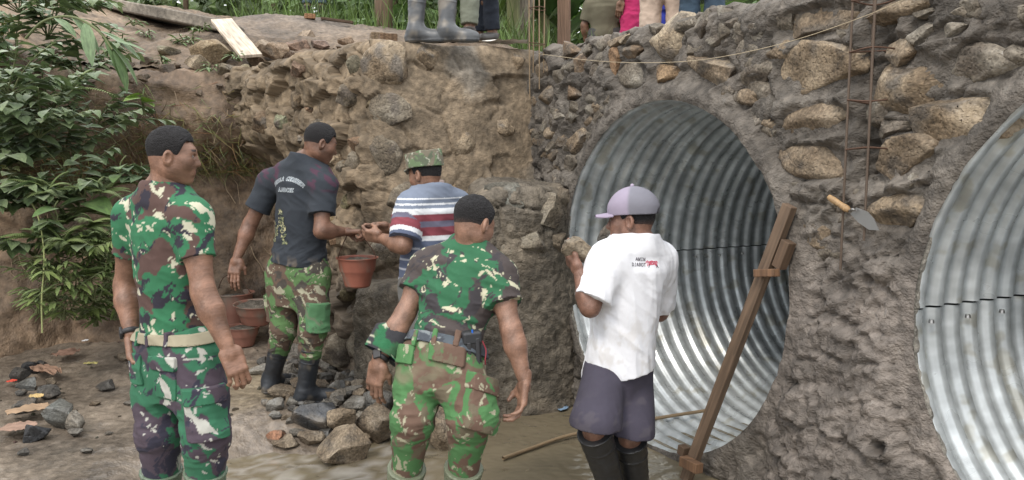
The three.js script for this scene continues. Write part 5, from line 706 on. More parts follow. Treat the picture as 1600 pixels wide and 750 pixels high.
function pan(pos, r0, r1, h, seed, label, o = {}) {
  const g = thing('mortar_pan', label, 'pan', pos, o.group); mesh('shell', panGeo(r0, r1, h, seed, o.mud ?? 0.22), clay, g);
  if (o.fill) mesh('mortar', grid(28, 14, (i, j) => { const a = i / 28 * 6.2832, r = r1 * 0.95 * j / 14; return [Math.cos(a) * r, h * 0.86 + o.fill * (1 - (j / 14) ** 2) + 0.02 * ridge(Math.cos(a) * r * 18 + seed, 1, Math.sin(a) * r * 18, 3) * (1 - (j / 14) ** 4), Math.sin(a) * r]; }, (i, j) => [i / 14, j / 14], (i, j) => { const n = 1 + 0.4 * N3(i * 0.4, j * 0.4, seed); return [0.25 * n, 0.225 * n, 0.19 * n]; }), M.mortar, g);
  if (o.wire) mesh('wire_handle', tube(o.wire, 0.0035, 24, 6), M.rust, g);
  if (o.tilt) g.rotation.set(...o.tilt);
  return g;
}
{
  const c = W(559, 448, 4.80), top = sub(fistA, c), b = 0.118;
  const p = pan(c, 0.078, 0.118, 0.180, 1, 'orange plastic pan hanging by its wire from the outstretched fist', { fill: 0.01, wire: [[-b, 0.172, 0], [-b * 0.8, 0.235, 0], [top[0] - 0.02, top[1] - 0.012, top[2]], [top[0] + 0.02, top[1] - 0.006, top[2]], [b * 0.75, 0.235, 0], [b, 0.172, 0]] });
  const q1 = groundAt(372, 545); pan(q1, 0.085, 0.122, 0.15, 3, 'mud stained red pan standing lowest in the stack by the wall', { fill: 0.012, mud: 0.45, group: 'pans stacked by the bank' });
  pan([q1[0] + 0.075, q1[1] + 0.15, q1[2] - 0.10], 0.11, 0.158, 0.16, 5, 'wide red pan heaped with mortar on top of the lower pan', { fill: 0.03, mud: 0.45, group: 'pans stacked by the bank', tilt: [0.06, 0, -0.03] });
  const q2 = groundAt(412, 520); pan([q2[0], q2[1], q2[2] - 0.25], 0.10, 0.15, 0.26, 7, 'red pan with wire handle leaning in the hollow behind the stack', { fill: 0.02, mud: 0.45, group: 'pans stacked by the bank', wire: [[-0.15, 0.25, 0], [-0.12, 0.34, 0.03], [0, 0.38, 0.05], [0.1, 0.34, 0.03], [0.15, 0.25, 0]], tilt: [0.14, 0.4, 0.05] });
  pan([q1[0] - 0.17, q1[1] + 0.02, q1[2] - 0.32], 0.10, 0.15, 0.34, 9, 'tall red pan with wire loop behind the arm of the standing man', { fill: 0.02, mud: 0.45, group: 'pans stacked by the bank', wire: [[-0.14, 0.33, 0], [-0.06, 0.47, 0.02], [0.04, 0.48, 0.03], [0.14, 0.33, 0]] });
}
function stone(px, py, hw, hh, tone, label, group, o = {}) {
  const p = groundAt(px, py + hh, o.lift || 0), d = -p[2], w = hw * d / FPX, h = hh * d / FPX, k = stone.n++;
  const m = topMesh('loose_stone', rockMesh(ROCKS[k % 12], w * 1.08, h * 1.12, Math.max(w, h) * 0.9, tone, k * 0.53), o.wet ? M.wetStone : M.stone, label, 'stone', group); m.position.set(p[0], p[1] + h * 0.92, p[2] - w * 0.5); m.rotation.set(0, ((k * 1.7) % 1 - 0.5) * 0.9, ((k * 0.77) % 1 - 0.5) * 0.35); return m;
}
stone.n = 0; M.wetStone = std({ vertexColors: true, map: T.stoneTone, bumpMap: T.stoneBump, bumpScale: 0.008, roughness: 0.5 });
{
  const gy = [0.21, 0.205, 0.195], dk = [0.105, 0.105, 0.105], bl = [0.045, 0.050, 0.060], tn = [0.34, 0.285, 0.22], bw = [0.245, 0.205, 0.16], rd = [0.32, 0.17, 0.11], gl = [0.29, 0.28, 0.26];
  stone(480, 665, 33, 24, bl, 'blackish broken stone with flat glossy faces beside the rivulet', null, { wet: true });
  stone(525, 716, 41, 29, tn, 'large tan boulder at the edge of the rivulet');
  stone(525, 674, 23, 25, tn, 'upright tan block behind the large boulder');
  stone(586, 680, 34, 32, bw, 'brown grey boulder left of the bending man');
  stone(685, 692, 34, 32, tn, 'pale tan boulder between the legs of the bending man');
  stone(417, 697, 15, 9, rd, 'small reddish stone in the mud by the rivulet');
  stone(586, 641, 26, 20, [0.20, 0.21, 0.22], 'blue grey stone under the hanging hand of the bending man');
  const Lp = 'broken grey stone in the rubble heap under the wing wall', Gp = 'rubble heap stones';
  for (const [x, y, w, h, t] of [[432, 706, 20, 9, bw], [473, 702, 21, 12, bw], [548, 645, 19, 12, gy], [528, 567, 18, 16, dk], [528, 600, 12, 12, gy], [551, 597, 14, 14, gy], [555, 575, 13, 13, dk], [543, 622, 16, 10, gy], [513, 594, 10, 9, gy], [500, 576, 13, 12, gy], [451, 560, 16, 15, gy], [470, 584, 11, 10, dk], [440, 586, 14, 9, gy], [456, 614, 15, 15, bw], [428, 624, 22, 10, bw], [447, 638, 11, 7, gy], [506, 645, 13, 12, gy], [520, 636, 10, 8, dk], [600, 602, 24, 26, bw], [596, 574, 16, 15, gy], [572, 612, 10, 9, dk], [575, 590, 11, 10, gy], [412, 600, 16, 9, gy], [405, 640, 9, 5, gy], [612, 640, 18, 14, gl], [625, 610, 16, 12, gy], [640, 640, 18, 13, gy], [655, 600, 18, 14, dk], [570, 560, 12, 10, gy], [540, 552, 12, 9, dk], [515, 556, 10, 8, gy], [488, 596, 8, 7, gy], [505, 618, 8, 6, gl], [462, 640, 8, 5, dk], [560, 660, 13, 7, gl], [452, 690, 12, 6, gy], [500, 690, 12, 8, dk], [560, 700, 12, 8, bw], [418, 660, 9, 5, gy], [612, 585, 13, 12, gy], [630, 580, 13, 10, dk], [445, 668, 10, 6, gy], [397, 586, 22, 7, gl]]) stone(x, y, w, h, t, t === dk ? 'dark wet stone in the rubble heap under the wing wall' : t === bw ? 'brown stone in the rubble heap under the wing wall' : t === gl ? 'pale grey stone in the rubble heap under the wing wall' : Lp, Gp, { wet: t === dk });
  const R = rng(900); for (let i = 0; i < 55; i++) { const x = 415 + R() * 230, y = 552 + R() * 95, q = R(), t = q < 0.45 ? dk : q < 0.8 ? gy : bw; stone(x, y, 8 + R() * 8, 6 + R() * 6, t, t === dk ? 'dark wet stone in the rubble heap under the wing wall' : t === bw ? 'brown stone in the rubble heap under the wing wall' : Lp, Gp, { wet: t === dk }); } for (let i = 0; i < 60; i++) { const x = 400 + R() * 260, y = 560 + R() * 110; stone(x, y, 4 + R() * 6, 3 + R() * 4, R() < 0.4 ? dk : R() < 0.7 ? gy : bw, 'small stone chip filling gaps in the rubble heap', 'rubble heap chips'); }
  stone(67, 663, 22, 21, [0.155, 0.165, 0.165], 'large dark grey stone lying on the mud among dry leaves', null, { wet: true }); stone(95, 672, 15, 17, gl, 'pale grey slab leaning on the large dark stone'); stone(31, 688, 19, 14, bl, 'black stone between the two dry leaves', null, { wet: true });
  for (const [x, y, w, h, t] of [[16, 645, 15, 12, dk], [22, 610, 17, 10, [0.15, 0.16, 0.165]], [29, 583, 13, 11, bl], [10, 594, 13, 12, dk], [51, 625, 17, 10, dk], [45, 578, 9, 7, bl], [12, 623, 8, 5, dk], [147, 612, 14, 8, dk], [93, 690, 12, 7, gy], [218, 703, 13, 11, bl], [75, 640, 8, 6, bw], [130, 640, 7, 4, bw], [185, 640, 8, 4, gy], [10, 722, 9, 6, dk], [112, 720, 9, 4, gy], [150, 690, 6, 3, gy], [60, 606, 8, 6, bw], [2, 650, 8, 8, gy], [180, 565, 12, 6, bw], [200, 590, 10, 6, bw]]) stone(x, y, w, h, t, 'dark stone scattered on the mud at the foot of the planted bank', 'stones on the mud');
  for (let i = 0; i < 90; i++) { const x = -3.3 + R() * 2.2, d = 3.9 + R() * 2.6, s = 0.006 + 0.02 * R() * R(); const m = topMesh('pebble', i < 8 ? pebbleGeo[i] || (pebbleGeo[i] = rockMesh(ROCKS[i], 1, 0.6, 0.9, [0.2 + 0.1 * R(), 0.17 + 0.08 * R(), 0.14 + 0.06 * R()], i)) : pebbleGeo[i % 8], M.stone, 'small pebble pressed into the wet mud', 'pebble', 'pebbles in the mud'); m.scale.setScalar(s); m.position.set(x, groundH(x, d) + s * 0.25, -d); m.rotation.y = R() * 6; }
}
// dry leaves and litter
function crumple(w, h, seed, amp) { return grid(12, 12, (i, j) => { const u = (i / 12 - 0.5), v = (j / 12 - 0.5), e = 1 - 0.5 * Math.abs(u * 2) ** 2; return [u * w, amp * (0.6 + 1.6 * ridge(u * 2.4 + seed, v * 2.4, 1, 2) * 0.6 + 0.4 * fbm(u * 5 + seed, v * 5, 2, 2)), v * h * e]; }, (i, j) => [i / 12, j / 12], (i, j) => { const n = 1 + 0.4 * fbm(i * 0.3 + seed, j * 0.3, 3, 3); return [n, n, n]; }); }
const litter = (c) => std({ color: C(...c), vertexColors: true, roughness: 0.9, side: THREE.DoubleSide });
for (const [px, py, w, h, seed, c, name, label, cat] of [[90, 570, 0.20, 0.16, 1, [0.21, 0.125, 0.09], 'dry_leaf', 'curled reddish brown dry leaf below the ferns', 'leaf'], [55, 602, 0.28, 0.13, 2, [0.23, 0.14, 0.095], 'dry_leaf', 'long brown dry leaf lying across the dark stones', 'leaf'], [24, 668, 0.22, 0.15, 3, [0.30, 0.205, 0.13], 'dry_leaf', 'orange tan dry leaf beside the large dark stone', 'leaf'], [6, 695, 0.15, 0.18, 4, [0.27, 0.175, 0.13], 'dry_leaf', 'pinkish brown dry leaf next to the black stone', 'leaf'], [128, 584, 0.09, 0.06, 5, [0.48, 0.42, 0.16], 'fallen_leaf', 'small yellow fallen leaf on the mud', 'leaf'], [121, 545, 0.06, 0.04, 6, [0.75, 0.76, 0.78], 'plastic_scrap', 'small white scrap below the grass', 'scrap'], [0, 612, 0.05, 0.07, 7, [0.55, 0.07, 0.04], 'plastic_scrap', 'red scrap among dark stones', 'scrap'], [880, 640, 0.10, 0.05, 8, [0.20, 0.30, 0.42], 'plastic_scrap', 'blue scrap floating at the foot of the footing', 'scrap'], [38, 640, 0.10, 0.08, 9, [0.5, 0.36, 0.16], 'fallen_leaf', 'ochre leaf resting on a stone', 'leaf']]) { const p = px > 800 ? onGround(px, py, WATER + 0.006) : groundAt(px, py), m = topMesh(name, crumple(w, h, seed, px > 800 ? 0.01 : w * 0.18), litter(c), label, cat); m.position.set(p[0], p[1] + (px > 800 ? 0 : 0.03), p[2]); m.rotation.y = seed * 1.3; }

// leaning plank with cleats
{
  const a = onGround(1072, 748, -0.02), t = onWall(1233, 324, -0.07), b = A2(t.s, t.y, -0.07), g = thing('wooden_prop', 'rough plank with nailed cleats leaning across the mouth of the pipe', 'plank', a);
  const d = sub(b, a), L = len(d), Y = nrm(d), Nw = [-CS, 0, SN].map(v => v), Zz = nrm(sub([-CS, 0, -SN * -1], mul(Y, dot([-CS, 0, SN], Y)))), outv = nrm(sub([-CS, 0, SN], mul(Y, dot([-CS, 0, SN], Y)))), Xx = cross(Y, outv), mm = new THREE.Matrix4().makeBasis(V(...Xx), V(...Y), V(...outv));
  const box = (name, w, h, dp, x, y, z, mt, rot = 0) => { const geo = new RoundedBoxGeometry(w, h, dp, 2, 0.004); const U = geo.attributes.uv, p = geo.attributes.position; for (let i = 0; i < p.count; i++) U.setXY(i, p.getY(i) * 0.8 + x * 3, (p.getX(i) + p.getZ(i)) * 0.9 + y); const m = mesh(name, geo, mt, g); m.applyMatrix4(mm); const q = add(mul(Xx, x), add(mul(Y, y), mul(outv, z))); m.position.set(...q); m.rotateZ(rot); return m; };
  box('plank', 0.058, L + 0.02, 0.040, 0, L / 2, 0, M.plank);
  const xs = Math.sign(dot(Xx, [1, 0, 0])) || 1;
  box('cleat', 0.125, 0.05, 0.05, 0.040 * xs, 0.13, 0.050, M.cleat, 0.35 * xs); box('cleat', 0.05, 0.05, 0.05, -0.085 * xs, 0.11, -0.01, M.plankDark, 0.2); box('cleat', 0.12, 0.035, 0.045, 0.05 * xs, L - 0.30, 0.045, M.cleat, 0.5 * xs); box('cleat', 0.05, 0.13, 0.05, 0.066 * xs, L - 0.20, 0.0, M.plankDark, 0);
}
// bamboo pole half sunk in the stream, reaching into the pipe
topMesh('bamboo_pole', tube([onGround(786, 716, -0.02), onGround(828, 701, -0.02), onGround(890, 680, -0.012), onGround(1012, 656, 0.02), onGround(1112, 640, 0.06)], 0.011, 40, 8), M.bamboo, 'thin bamboo pole half sunk in the muddy water', 'pole');
// trowel on the mortar
{
  const q = onWall(1330, 331, -0.06), o = A2(q.s, q.y, -0.06), g = thing('trowel', 'trowel with wooden handle and pointed steel blade resting on the mortar', 'trowel', o), at = (px, py, n) => { const w = onWall(px, py, n); return sub(A2(w.s, w.y, n), o); };
  const prof = [[0.001, 0], [0.011, 0.004], [0.014, 0.03], [0.012, 0.07], [0.015, 0.105], [0.011, 0.118], [0.006, 0.122]].map(p => new THREE.Vector2(...p)), h = new THREE.LatheGeometry(prof, 14), a = at(1294, 307, -0.095), b = at(1327, 329, -0.09), dv = sub(b, a); h.scale(1, len(dv) / 0.122, 1); h.applyQuaternion(new THREE.Quaternion().setFromUnitVectors(V(0, 1, 0), V(...nrm(dv)))); h.translate(...a); mesh('handle', h, M.handle, g);
  mesh('shank', tube([b, at(1333, 327, -0.11), at(1338, 329, -0.096)], 0.0045, 10, 8), M.steel, g);
  const pts = [[1329, 334], [1338, 324], [1356, 331], [1366, 342], [1374, 360], [1358, 359], [1342, 348]].map(p => at(p[0], p[1], -0.085 - (p[0] - 1329) * 0.0002)), nrmv = [-CS, 0, SN], P = [], I = []; const n = pts.length; for (const k of [0.0015, -0.0015]) for (const p of pts) P.push(...add(p, mul(nrmv, k))); for (let i = 1; i < n - 1; i++) { I.push(0, i, i + 1, n, n + i + 1, n + i); } for (let i = 0; i < n; i++) { const j = (i + 1) % n; I.push(i, n + i, j, j, n + i, n + j); }
  const bg = new THREE.BufferGeometry(); bg.setAttribute('position', new THREE.Float32BufferAttribute(P, 3)); bg.setIndex(I); const bl = bg.toNonIndexed(); bl.computeVertexNormals(); bl.setAttribute('uv', new THREE.Float32BufferAttribute(new Float32Array(bl.attributes.position.count * 2), 2)); mesh('blade', bl, M.steel, g);
}
// reinforcement cages
function cage(base, rods, ties, r, mt, label) { const g = thing('rebar_cage', label, 'rebar', base, null); rods.forEach(([x, z, y0, y1, lean]) => mesh('rod', tube([[x, y0, z], [x + lean * 0.5, (y0 + y1) / 2, z], [x + lean, y1, z]], r, 8, 7), mt, g)); ties.forEach(([y, pts, k]) => { const m = mesh('tie', tube([...pts, pts[0]].map((p, i) => [p[0], y + (i % 2) * 0.008 * k, p[1]]), r * 0.7, 30, 6), M.rust, g); }); return g; }
{
  const c = A2(REC, 0, 0.02), mk = (ds, n) => { const p = A2(REC + ds, 0, n); return [p[0] - c[0], p[2] - c[2]]; };
  const q = [mk(-0.062, -0.075), mk(0.045, -0.075), mk(0.085, 0.03), mk(-0.035, 0.03)], yy = py => onWall(1345, py).y;
  cage(c, [[...q[0], 1.15, 3.1, 0.01], [...q[1], 1.28, 3.1, 0.008], [...q[2], 1.5, 3.05, 0.012], [...q[3], 1.4, 3.08, -0.01]], [5, 84, 157, 234].map((p, i) => [yy(p), q, i % 2 ? 1 : -1.5]), 0.0050, M.rebar, 'reinforcement cage of thin rods standing in the slot of the headwall');
  const e = W(838, 120, 5.55);
  cage([e[0], 0, e[2]], [[-0.045, 0.03, 2.02, 3.2, -0.012], [0.02, 0.03, 2.08, 3.2, -0.006], [0.052, -0.06, 2.2, 3.15, 0.01], [-0.02, -0.06, 2.2, 3.2, 0.004]], [[2.62, [[-0.05, 0.035], [0.03, 0.035], [0.06, -0.065], [-0.025, -0.065]], 1], [2.39, [[-0.05, 0.035], [0.03, 0.035], [0.06, -0.065], [-0.025, -0.065]], -1]], 0.0045, M.bamboo, 'pale rod cage standing where the wing wall meets the headwall');
}
// mason's string
{
  const q = (px, py, n) => { const w = onWall(px, py, n); return A2(w.s, w.y, n); };
  topMesh('string_line', tube([W(842, 84, 5.5), q(930, 95, -0.10), q(1010, 98, -0.11), q(1100, 93, -0.10), q(1230, 66, -0.11), q(1330, 33, -0.10), q(1400, 5, -0.10), q(1500, -45, -0.1)], 0.0015, 80, 5), M.string, 'thin tan string stretched along the top of the headwall', 'string');
}
// concrete slab edge, pale plank and rubble on the slope above the bank
{
  const a = W(200, 4, 8.4), b = W(345, 32, 7.7), y = b[1], sh = new THREE.Shape(); const P2 = [[a[0] - 1.5, -a[2] + 0.3], [a[0], -a[2]], [lerp(a[0], b[0], 0.5), lerp(-a[2], -b[2], 0.5) - 0.05], [b[0], -b[2]], [b[0] + 0.1, -b[2] + 0.25], [b[0] - 0.2, -b[2] + 2.4], [a[0] - 1.5, -a[2] + 2.6]]; P2.forEach((p, i) => i ? sh.lineTo(p[0], p[1]) : sh.moveTo(p[0], p[1]));
  const geo = new THREE.ExtrudeGeometry(sh, { depth: 0.09, bevelEnabled: true, bevelSize: 0.012, bevelThickness: 0.012, bevelSegments: 1 }); geo.rotateX(-Math.PI / 2); const g = geo; { const p = g.attributes.position, k = (a[1] - b[1]) / (a[0] - b[0]); for (let i = 0; i < p.count; i++) p.setY(i, p.getY(i) + (p.getX(i) - b[0]) * k); g.computeVertexNormals(); }
  const m = topMesh('concrete_slab', g, std({ color: C(0.30, 0.275, 0.24), map: T.mudTone, bumpMap: T.mudBump, bumpScale: 0.01, roughness: 0.9 }), 'broken concrete slab edge jutting out above the planted bank', 'slab'); m.position.y = y - 0.09;
  const under = topMesh('rubble_mound', rockMesh(ROCKS[2], 1.3, 0.42, 0.8, [0.12, 0.10, 0.085], 6), M.stone, 'packed soil and rubble under the broken concrete slab, coloured dark for the shaded void', 'mound'); under.position.set(lerp(a[0], b[0], 0.35), y - 0.42, lerp(a[2], b[2], 0.4) - 0.9);  // dark tone paints the shade of the void below the slab
  const p0 = W(346, 40, 7.62), p1 = W(393, 97, 6.98), d = sub(p1, p0), L = len(d), pg = new RoundedBoxGeometry(0.19, L, 0.03, 2, 0.005), U = pg.attributes.uv, pp = pg.attributes.position; for (let i = 0; i < pp.count; i++) U.setXY(i, pp.getY(i), pp.getX(i));
  const pl = topMesh('pale_plank', pg, M.paleWood, 'pale sawn plank propped from the slab down to the slope', 'plank'); pl.quaternion.setFromRotationMatrix(new THREE.Matrix4().makeBasis(V(...nrm(cross(nrm(d), nrm([0.25, 0.75, 0.6])))), V(...nrm(d)), V(...cross(nrm(cross(nrm(d), nrm([0.25, 0.75, 0.6]))), nrm(d))))); pl.position.set(...mix(p0, p1, 0.5)); pl.position.y += 0.05;
  const R = rng(31), L1 = 'brown stone lying on the dirt slope above the walls';
  for (const [px, py, hw, hh, dd] of [[336, 80, 28, 17, 7.1], [265, 82, 20, 8, 7.2], [430, 78, 24, 10, 7.4], [408, 72, 18, 10, 7.6], [398, 88, 14, 9, 7.2], [465, 70, 18, 10, 7.8], [452, 86, 12, 7, 7.4], [480, 56, 14, 7, 8.2], [500, 68, 14, 6, 7.8], [360, 62, 10, 8, 7.6], [540, 62, 12, 6, 7.4], [310, 96, 18, 8, 6.9], [350, 108, 16, 7, 6.8], [385, 108, 12, 7, 6.8]]) { const p = W(px, py, dd), w = hw * dd / FPX, h = hh * dd / FPX, m2 = topMesh('slope_stone', rockMesh(ROCKS[Math.floor(R() * 12)], w * 1.1, h * 1.5, w * 0.9, [0.30 + 0.06 * R(), 0.24 + 0.05 * R(), 0.185 + 0.04 * R()], px * 0.01), M.stone, L1, 'stone', 'stones on the slope'); m2.position.set(...p); m2.position.y -= h * 0.4; m2.rotation.y = R() * 3; }
  const brick = (px, py, dd, w, c, label) => { const m3 = topMesh('brick', new RoundedBoxGeometry(w, 0.055, 0.1, 2, 0.006), std({ color: C(...c), map: T.stoneTone, roughness: 0.9 }), label, 'brick'); m3.position.set(...W(px, py, dd)); m3.rotation.y = 0.3; return m3; };
  brick(606, 60, 5.62, 0.12, [0.21, 0.14, 0.09], 'dark brown brick left of the grey boots on the wall'); brick(590, 58, 5.75, 0.10, [0.25, 0.19, 0.13], 'tan brick half sunk in dirt on the wing wall'); brick(484, 26, 9.2, 0.12, [0.36, 0.2, 0.11], 'orange brick on the grey spoil mound');
  const pb = mesh(numbered('short_board'), new RoundedBoxGeometry(0.36, 0.03, 0.12, 2, 0.005), M.plankDark, scene); tag(pb, 'short dark board lying on the dirt behind the mound', 'board'); pb.position.set(...W(527, 32, 9.4)); pb.rotation.set(0.1, 0.1, -0.12);
  const cl = topMesh('cement_sack', crumple(0.34, 0.2, 21, 0.025), litter([0.66, 0.62, 0.57]), 'crumpled pale sack lying on top of the wing wall', 'sack'); cl.position.set(...W(786, 71, 5.75));
}

// ---------- plants ----------
const leafMat = (c, tr = 0.3) => new THREE.MeshPhysicalMaterial({ color: C(...c), map: T.leafTone, roughness: 0.72, transmission: tr, thickness: 0, side: THREE.DoubleSide });
const LM = { dark: [leafMat([0.150, 0.240, 0.110], 0.45), leafMat([0.20, 0.295, 0.140], 0.45), leafMat([0.255, 0.35, 0.18], 0.45)], mid: [leafMat([0.125, 0.235, 0.065]), leafMat([0.155, 0.265, 0.080])], fern: [leafMat([0.25, 0.335, 0.11]), leafMat([0.20, 0.285, 0.095])], pale: [leafMat([0.22, 0.33, 0.20]), leafMat([0.17, 0.28, 0.13])], banana: [leafMat([0.13, 0.27, 0.055], 0.4), leafMat([0.19, 0.33, 0.075], 0.4), leafMat([0.09, 0.21, 0.05], 0.4)], dry: [leafMat([0.28, 0.22, 0.12], 0.2)] };
const stemMat = std({ color: C(0.12, 0.14, 0.06), roughness: 0.8 }), woodMat = std({ color: C(0.19, 0.145, 0.105), map: T.woodTone, bumpMap: T.woodBump, bumpScale: 0.01, roughness: 0.9 }), rootMat = std({ color: C(0.24, 0.18, 0.12), roughness: 0.9 });
// leaf along +z, width profile, folded at the midrib, drooping
function leafGeo(L, Wd, prof, fold = 0.25, droop = 0.25, seg = 7, wav = 0) {
  return grid(4, seg, (i, j) => { const s = (i - 2) / 2, t = j / seg, w = prof(t) * Wd; return [s * w, fold * Math.abs(s) * w - droop * L * t * t + wav * Math.sin(t * 9 + s * 2) * Math.abs(s) * Wd, t * L]; }, (i, j) => [i / 4, j / seg]);
}
const ovate = t => Math.sin(Math.PI * Math.min(1, t ** 0.75)) * (t > 0.8 ? 0.9 : 1), lance = t => Math.sin(Math.PI * t ** 0.9) ** 0.8, heart = t => t < 0.1 ? 0.5 + 4 * t : Math.cos((t - 0.1) / 0.9 * Math.PI / 2) ** 0.8 * 0.98, broad = t => Math.min(1, t * 6) * (1 - ((t - 0.15) / 0.85) ** 4 * (t > 0.15 ? 1 : 0)) ** 0.7 + 0.02;
function aim(o, dir, roll = 0, up = [0, 1, 0]) { const z = V(...dir).normalize(), x = V(...up).cross(z); if (x.lengthSq() < 1e-4) x.set(1, 0, 0); x.normalize(); const y = z.clone().cross(x); o.quaternion.setFromRotationMatrix(new THREE.Matrix4().makeBasis(x, y, z)); o.rotateZ(roll); }
const LG = { ov: leafGeo(0.17, 0.052, ovate), ov2: leafGeo(0.12, 0.036, ovate, 0.3, 0.4), la: leafGeo(0.13, 0.014, lance, 0.2, 0.35), he: leafGeo(0.21, 0.078, heart, 0.12, 0.3, 9), pin: leafGeo(0.032, 0.0048, lance, 0.1, 0.2, 3), gi: leafGeo(0.34, 0.045, lance, 0.2, 0.30, 9), ba: leafGeo(1.35, 0.24, broad, 0.22, 0.38, 14, 0.05), gr: leafGeo(0.28, 0.006, t => 1 - 0.9 * t, 0.2, 0.45, 6), tr: leafGeo(0.16, 0.05, ovate, 0.2, 0.3, 4) };
function shrub(pos, o) {
  const R = rng(o.seed), g = thing(o.name, o.label, o.cat || 'plant', pos, o.group); let stems = [];
  for (let k = 0; k < o.stems; k++) {
    const a = o.face + (R() - 0.5) * o.spread, tilt = o.lean[0] + R() * (o.lean[1] - o.lean[0]), h = o.h * (0.6 + 0.5 * R()), dir = [Math.sin(a) * Math.sin(tilt), Math.cos(tilt), Math.cos(a) * Math.sin(tilt)];
    const pts = []; for (let i = 0; i <= 5; i++) { const t = i / 5; pts.push([dir[0] * h * t + 0.03 * N3(k, t * 2, 1), dir[1] * h * t - o.sag * h * t * t, dir[2] * h * t + 0.03 * N3(k, t * 2, 5)]); }
    stems.push(tube(pts, 0.005, 8, 5)); const cv = new THREE.CatmullRomCurve3(pts.map(p => V(...p)));
    for (let i = 0; i < o.leaves; i++) { const t = 0.22 + 0.78 * (i + R() * 0.6) / o.leaves, p = cv.getPoint(Math.min(t, 1)), tan = cv.getTangent(Math.min(t, 1)), b = a + (i % 2 ? 1 : -1) * (0.7 + 0.7 * R()), m = mesh('leaf', o.geo[Math.floor(R() * o.geo.length)], o.mats[Math.floor(R() * o.mats.length)], g), up = 0.15 - 0.5 * R(); m.position.copy(p); aim(m, [Math.sin(b) * 0.9 + tan.x * 0.5, up + tan.y * 0.3, Math.cos(b) * 0.9 + tan.z * 0.5], (R() - 0.5) * 0.7); m.scale.setScalar((o.size || 1) * (0.65 + 0.6 * R())); }
  }
  mesh('stem', mergeGeometries(stems), stemMat, g); return g;
}
{ // left bank: leafy shrubs, heart-leaved plants, ferns, pinnate leaf
  const B = (px, py, d) => W(px, py, d), f = 0.5;
  const sh = (px, py, d, seed, o) => shrub(B(px, py, d), Object.assign({ name: 'leafy_shrub', label: py < 100 ? 'dense green shrub with pointed leaves high on the earth bank around the pinnate leaf' : py < 240 ? 'dense green shrub with pointed leaves on the middle of the earth bank' : 'dense green shrub with pointed leaves low on the earth bank above the ferns', cat: 'shrub', group: 'shrubs on the bank', seed, stems: 10, leaves: 11, h: 0.55, face: f, spread: 3.4, lean: [0.3, 1.2], sag: 0.25, geo: [LG.ov, LG.ov2], mats: LM.dark, size: 0.85 }, o));
  [[20, 90, 5.9], [75, 60, 6.1], [15, 190, 5.6], [80, 170, 5.8], [40, 260, 5.5], [110, 250, 5.7], [10, 330, 5.3], [70, 330, 5.4], [130, 120, 6.2], [30, 20, 6.2], [150, 200, 6.1], [-40, 140, 5.6], [-30, 280, 5.3], [100, 20, 6.6], [-40, 40, 6.0], [55, 400, 5.3], [15, 150, 5.2], [60, 215, 5.3], [120, 310, 5.5]].forEach(([x, y, d], i) => sh(x, y, d, 200 + i, {}));
  const hl = ['heart leaved plant with one broad leaf beside the neck of the standing man', 'heart leaved plant hanging low on the bank below the shrubs', 'small heart leaved plant sprouting between shrub and ferns'];
  [[185, 282, 5.4, 2], [90, 352, 5.1, 2], [135, 320, 5.3, 3]].forEach(([x, y, d, n], i) => shrub(B(x, y, d), { name: 'taro_plant', label: hl[i], cat: 'plant', group: 'heart leaved plants', seed: 300 + i, stems: n, leaves: 1, h: 0.20, face: f, spread: 2.5, lean: [0.3, 0.8], sag: 0.1, geo: [LG.he], mats: LM.mid, size: 1.0 }));
  shrub(B(226, 180, 5.9), { name: 'seedling', label: 'bright young seedling with pale leaves above the head of the standing man', cat: 'plant', seed: 330, stems: 2, leaves: 3, h: 0.22, face: f, spread: 2, lean: [0.1, 0.5], sag: 0.1, geo: [LG.ov], mats: [leafMat([0.22, 0.36, 0.06]), LM.pale[1]], size: 1.15 });
  shrub(B(215, 290, 5.7), { name: 'seedling', label: 'pale leaved sprout on the bank behind the neck of the standing man', cat: 'plant', seed: 335, stems: 4, leaves: 4, h: 0.24, face: f, spread: 4, lean: [0.2, 1], sag: 0.1, geo: [LG.ov], mats: LM.pale, size: 1.0 });
  // ferns: fronds of many small leaflets
  const fern = (px, py, d, seed, n, L, label) => { const R = rng(seed), g = thing('fern', label, 'fern', B(px, py, d), 'ferns on the bank'); for (let k = 0; k < n; k++) { const a = f + (R() - 0.5) * 3.6, lean = 0.5 + R() * 0.8, l = L * (0.6 + 0.5 * R()), gs = [], pts = []; for (let i = 0; i <= 8; i++) { const t = i / 8; pts.push([Math.sin(a) * Math.sin(lean) * l * t, Math.cos(lean) * l * t - 0.45 * l * t * t, Math.cos(a) * Math.sin(lean) * l * t]); } const cv = new THREE.CatmullRomCurve3(pts.map(p => V(...p))); const o = new THREE.Object3D(); for (let i = 1; i < 22; i++) for (const s of [-1, 1]) { const t = i / 22, p = cv.getPoint(t); o.position.copy(p); const b = a + s * 1.25; aim(o, [Math.sin(b), -0.15, Math.cos(b)], 0); o.scale.setScalar((0.35 + 1.5 * Math.sin(Math.PI * (0.1 + 0.9 * t) ** 0.8)) * 0.9); o.updateMatrix(); gs.push(LG.pin.clone().applyMatrix4(o.matrix)); } mesh('frond', mergeGeometries(gs), LM.fern[k % 2], g); } };
  const fl = 'yellow green fern with fine fronds on the bank between shrubs and mud';
  [[110, 300, 5.5], [150, 330, 5.5], [170, 380, 5.5], [120, 390, 5.4], [190, 345, 5.6], [100, 350, 5.4], [150, 430, 5.5], [90, 430, 5.4], [175, 290, 5.7], [130, 470, 5.6], [140, 355, 5.3], [115, 430, 5.3], [75, 300, 5.2], [160, 300, 5.4], [185, 400, 5.6], [100, 380, 5.2], [150, 385, 5.3], [60, 370, 5.2]].forEach(([x, y, d], i) => fern(x, y, d - 0.05, 400 + i, 10, 0.34, fl));
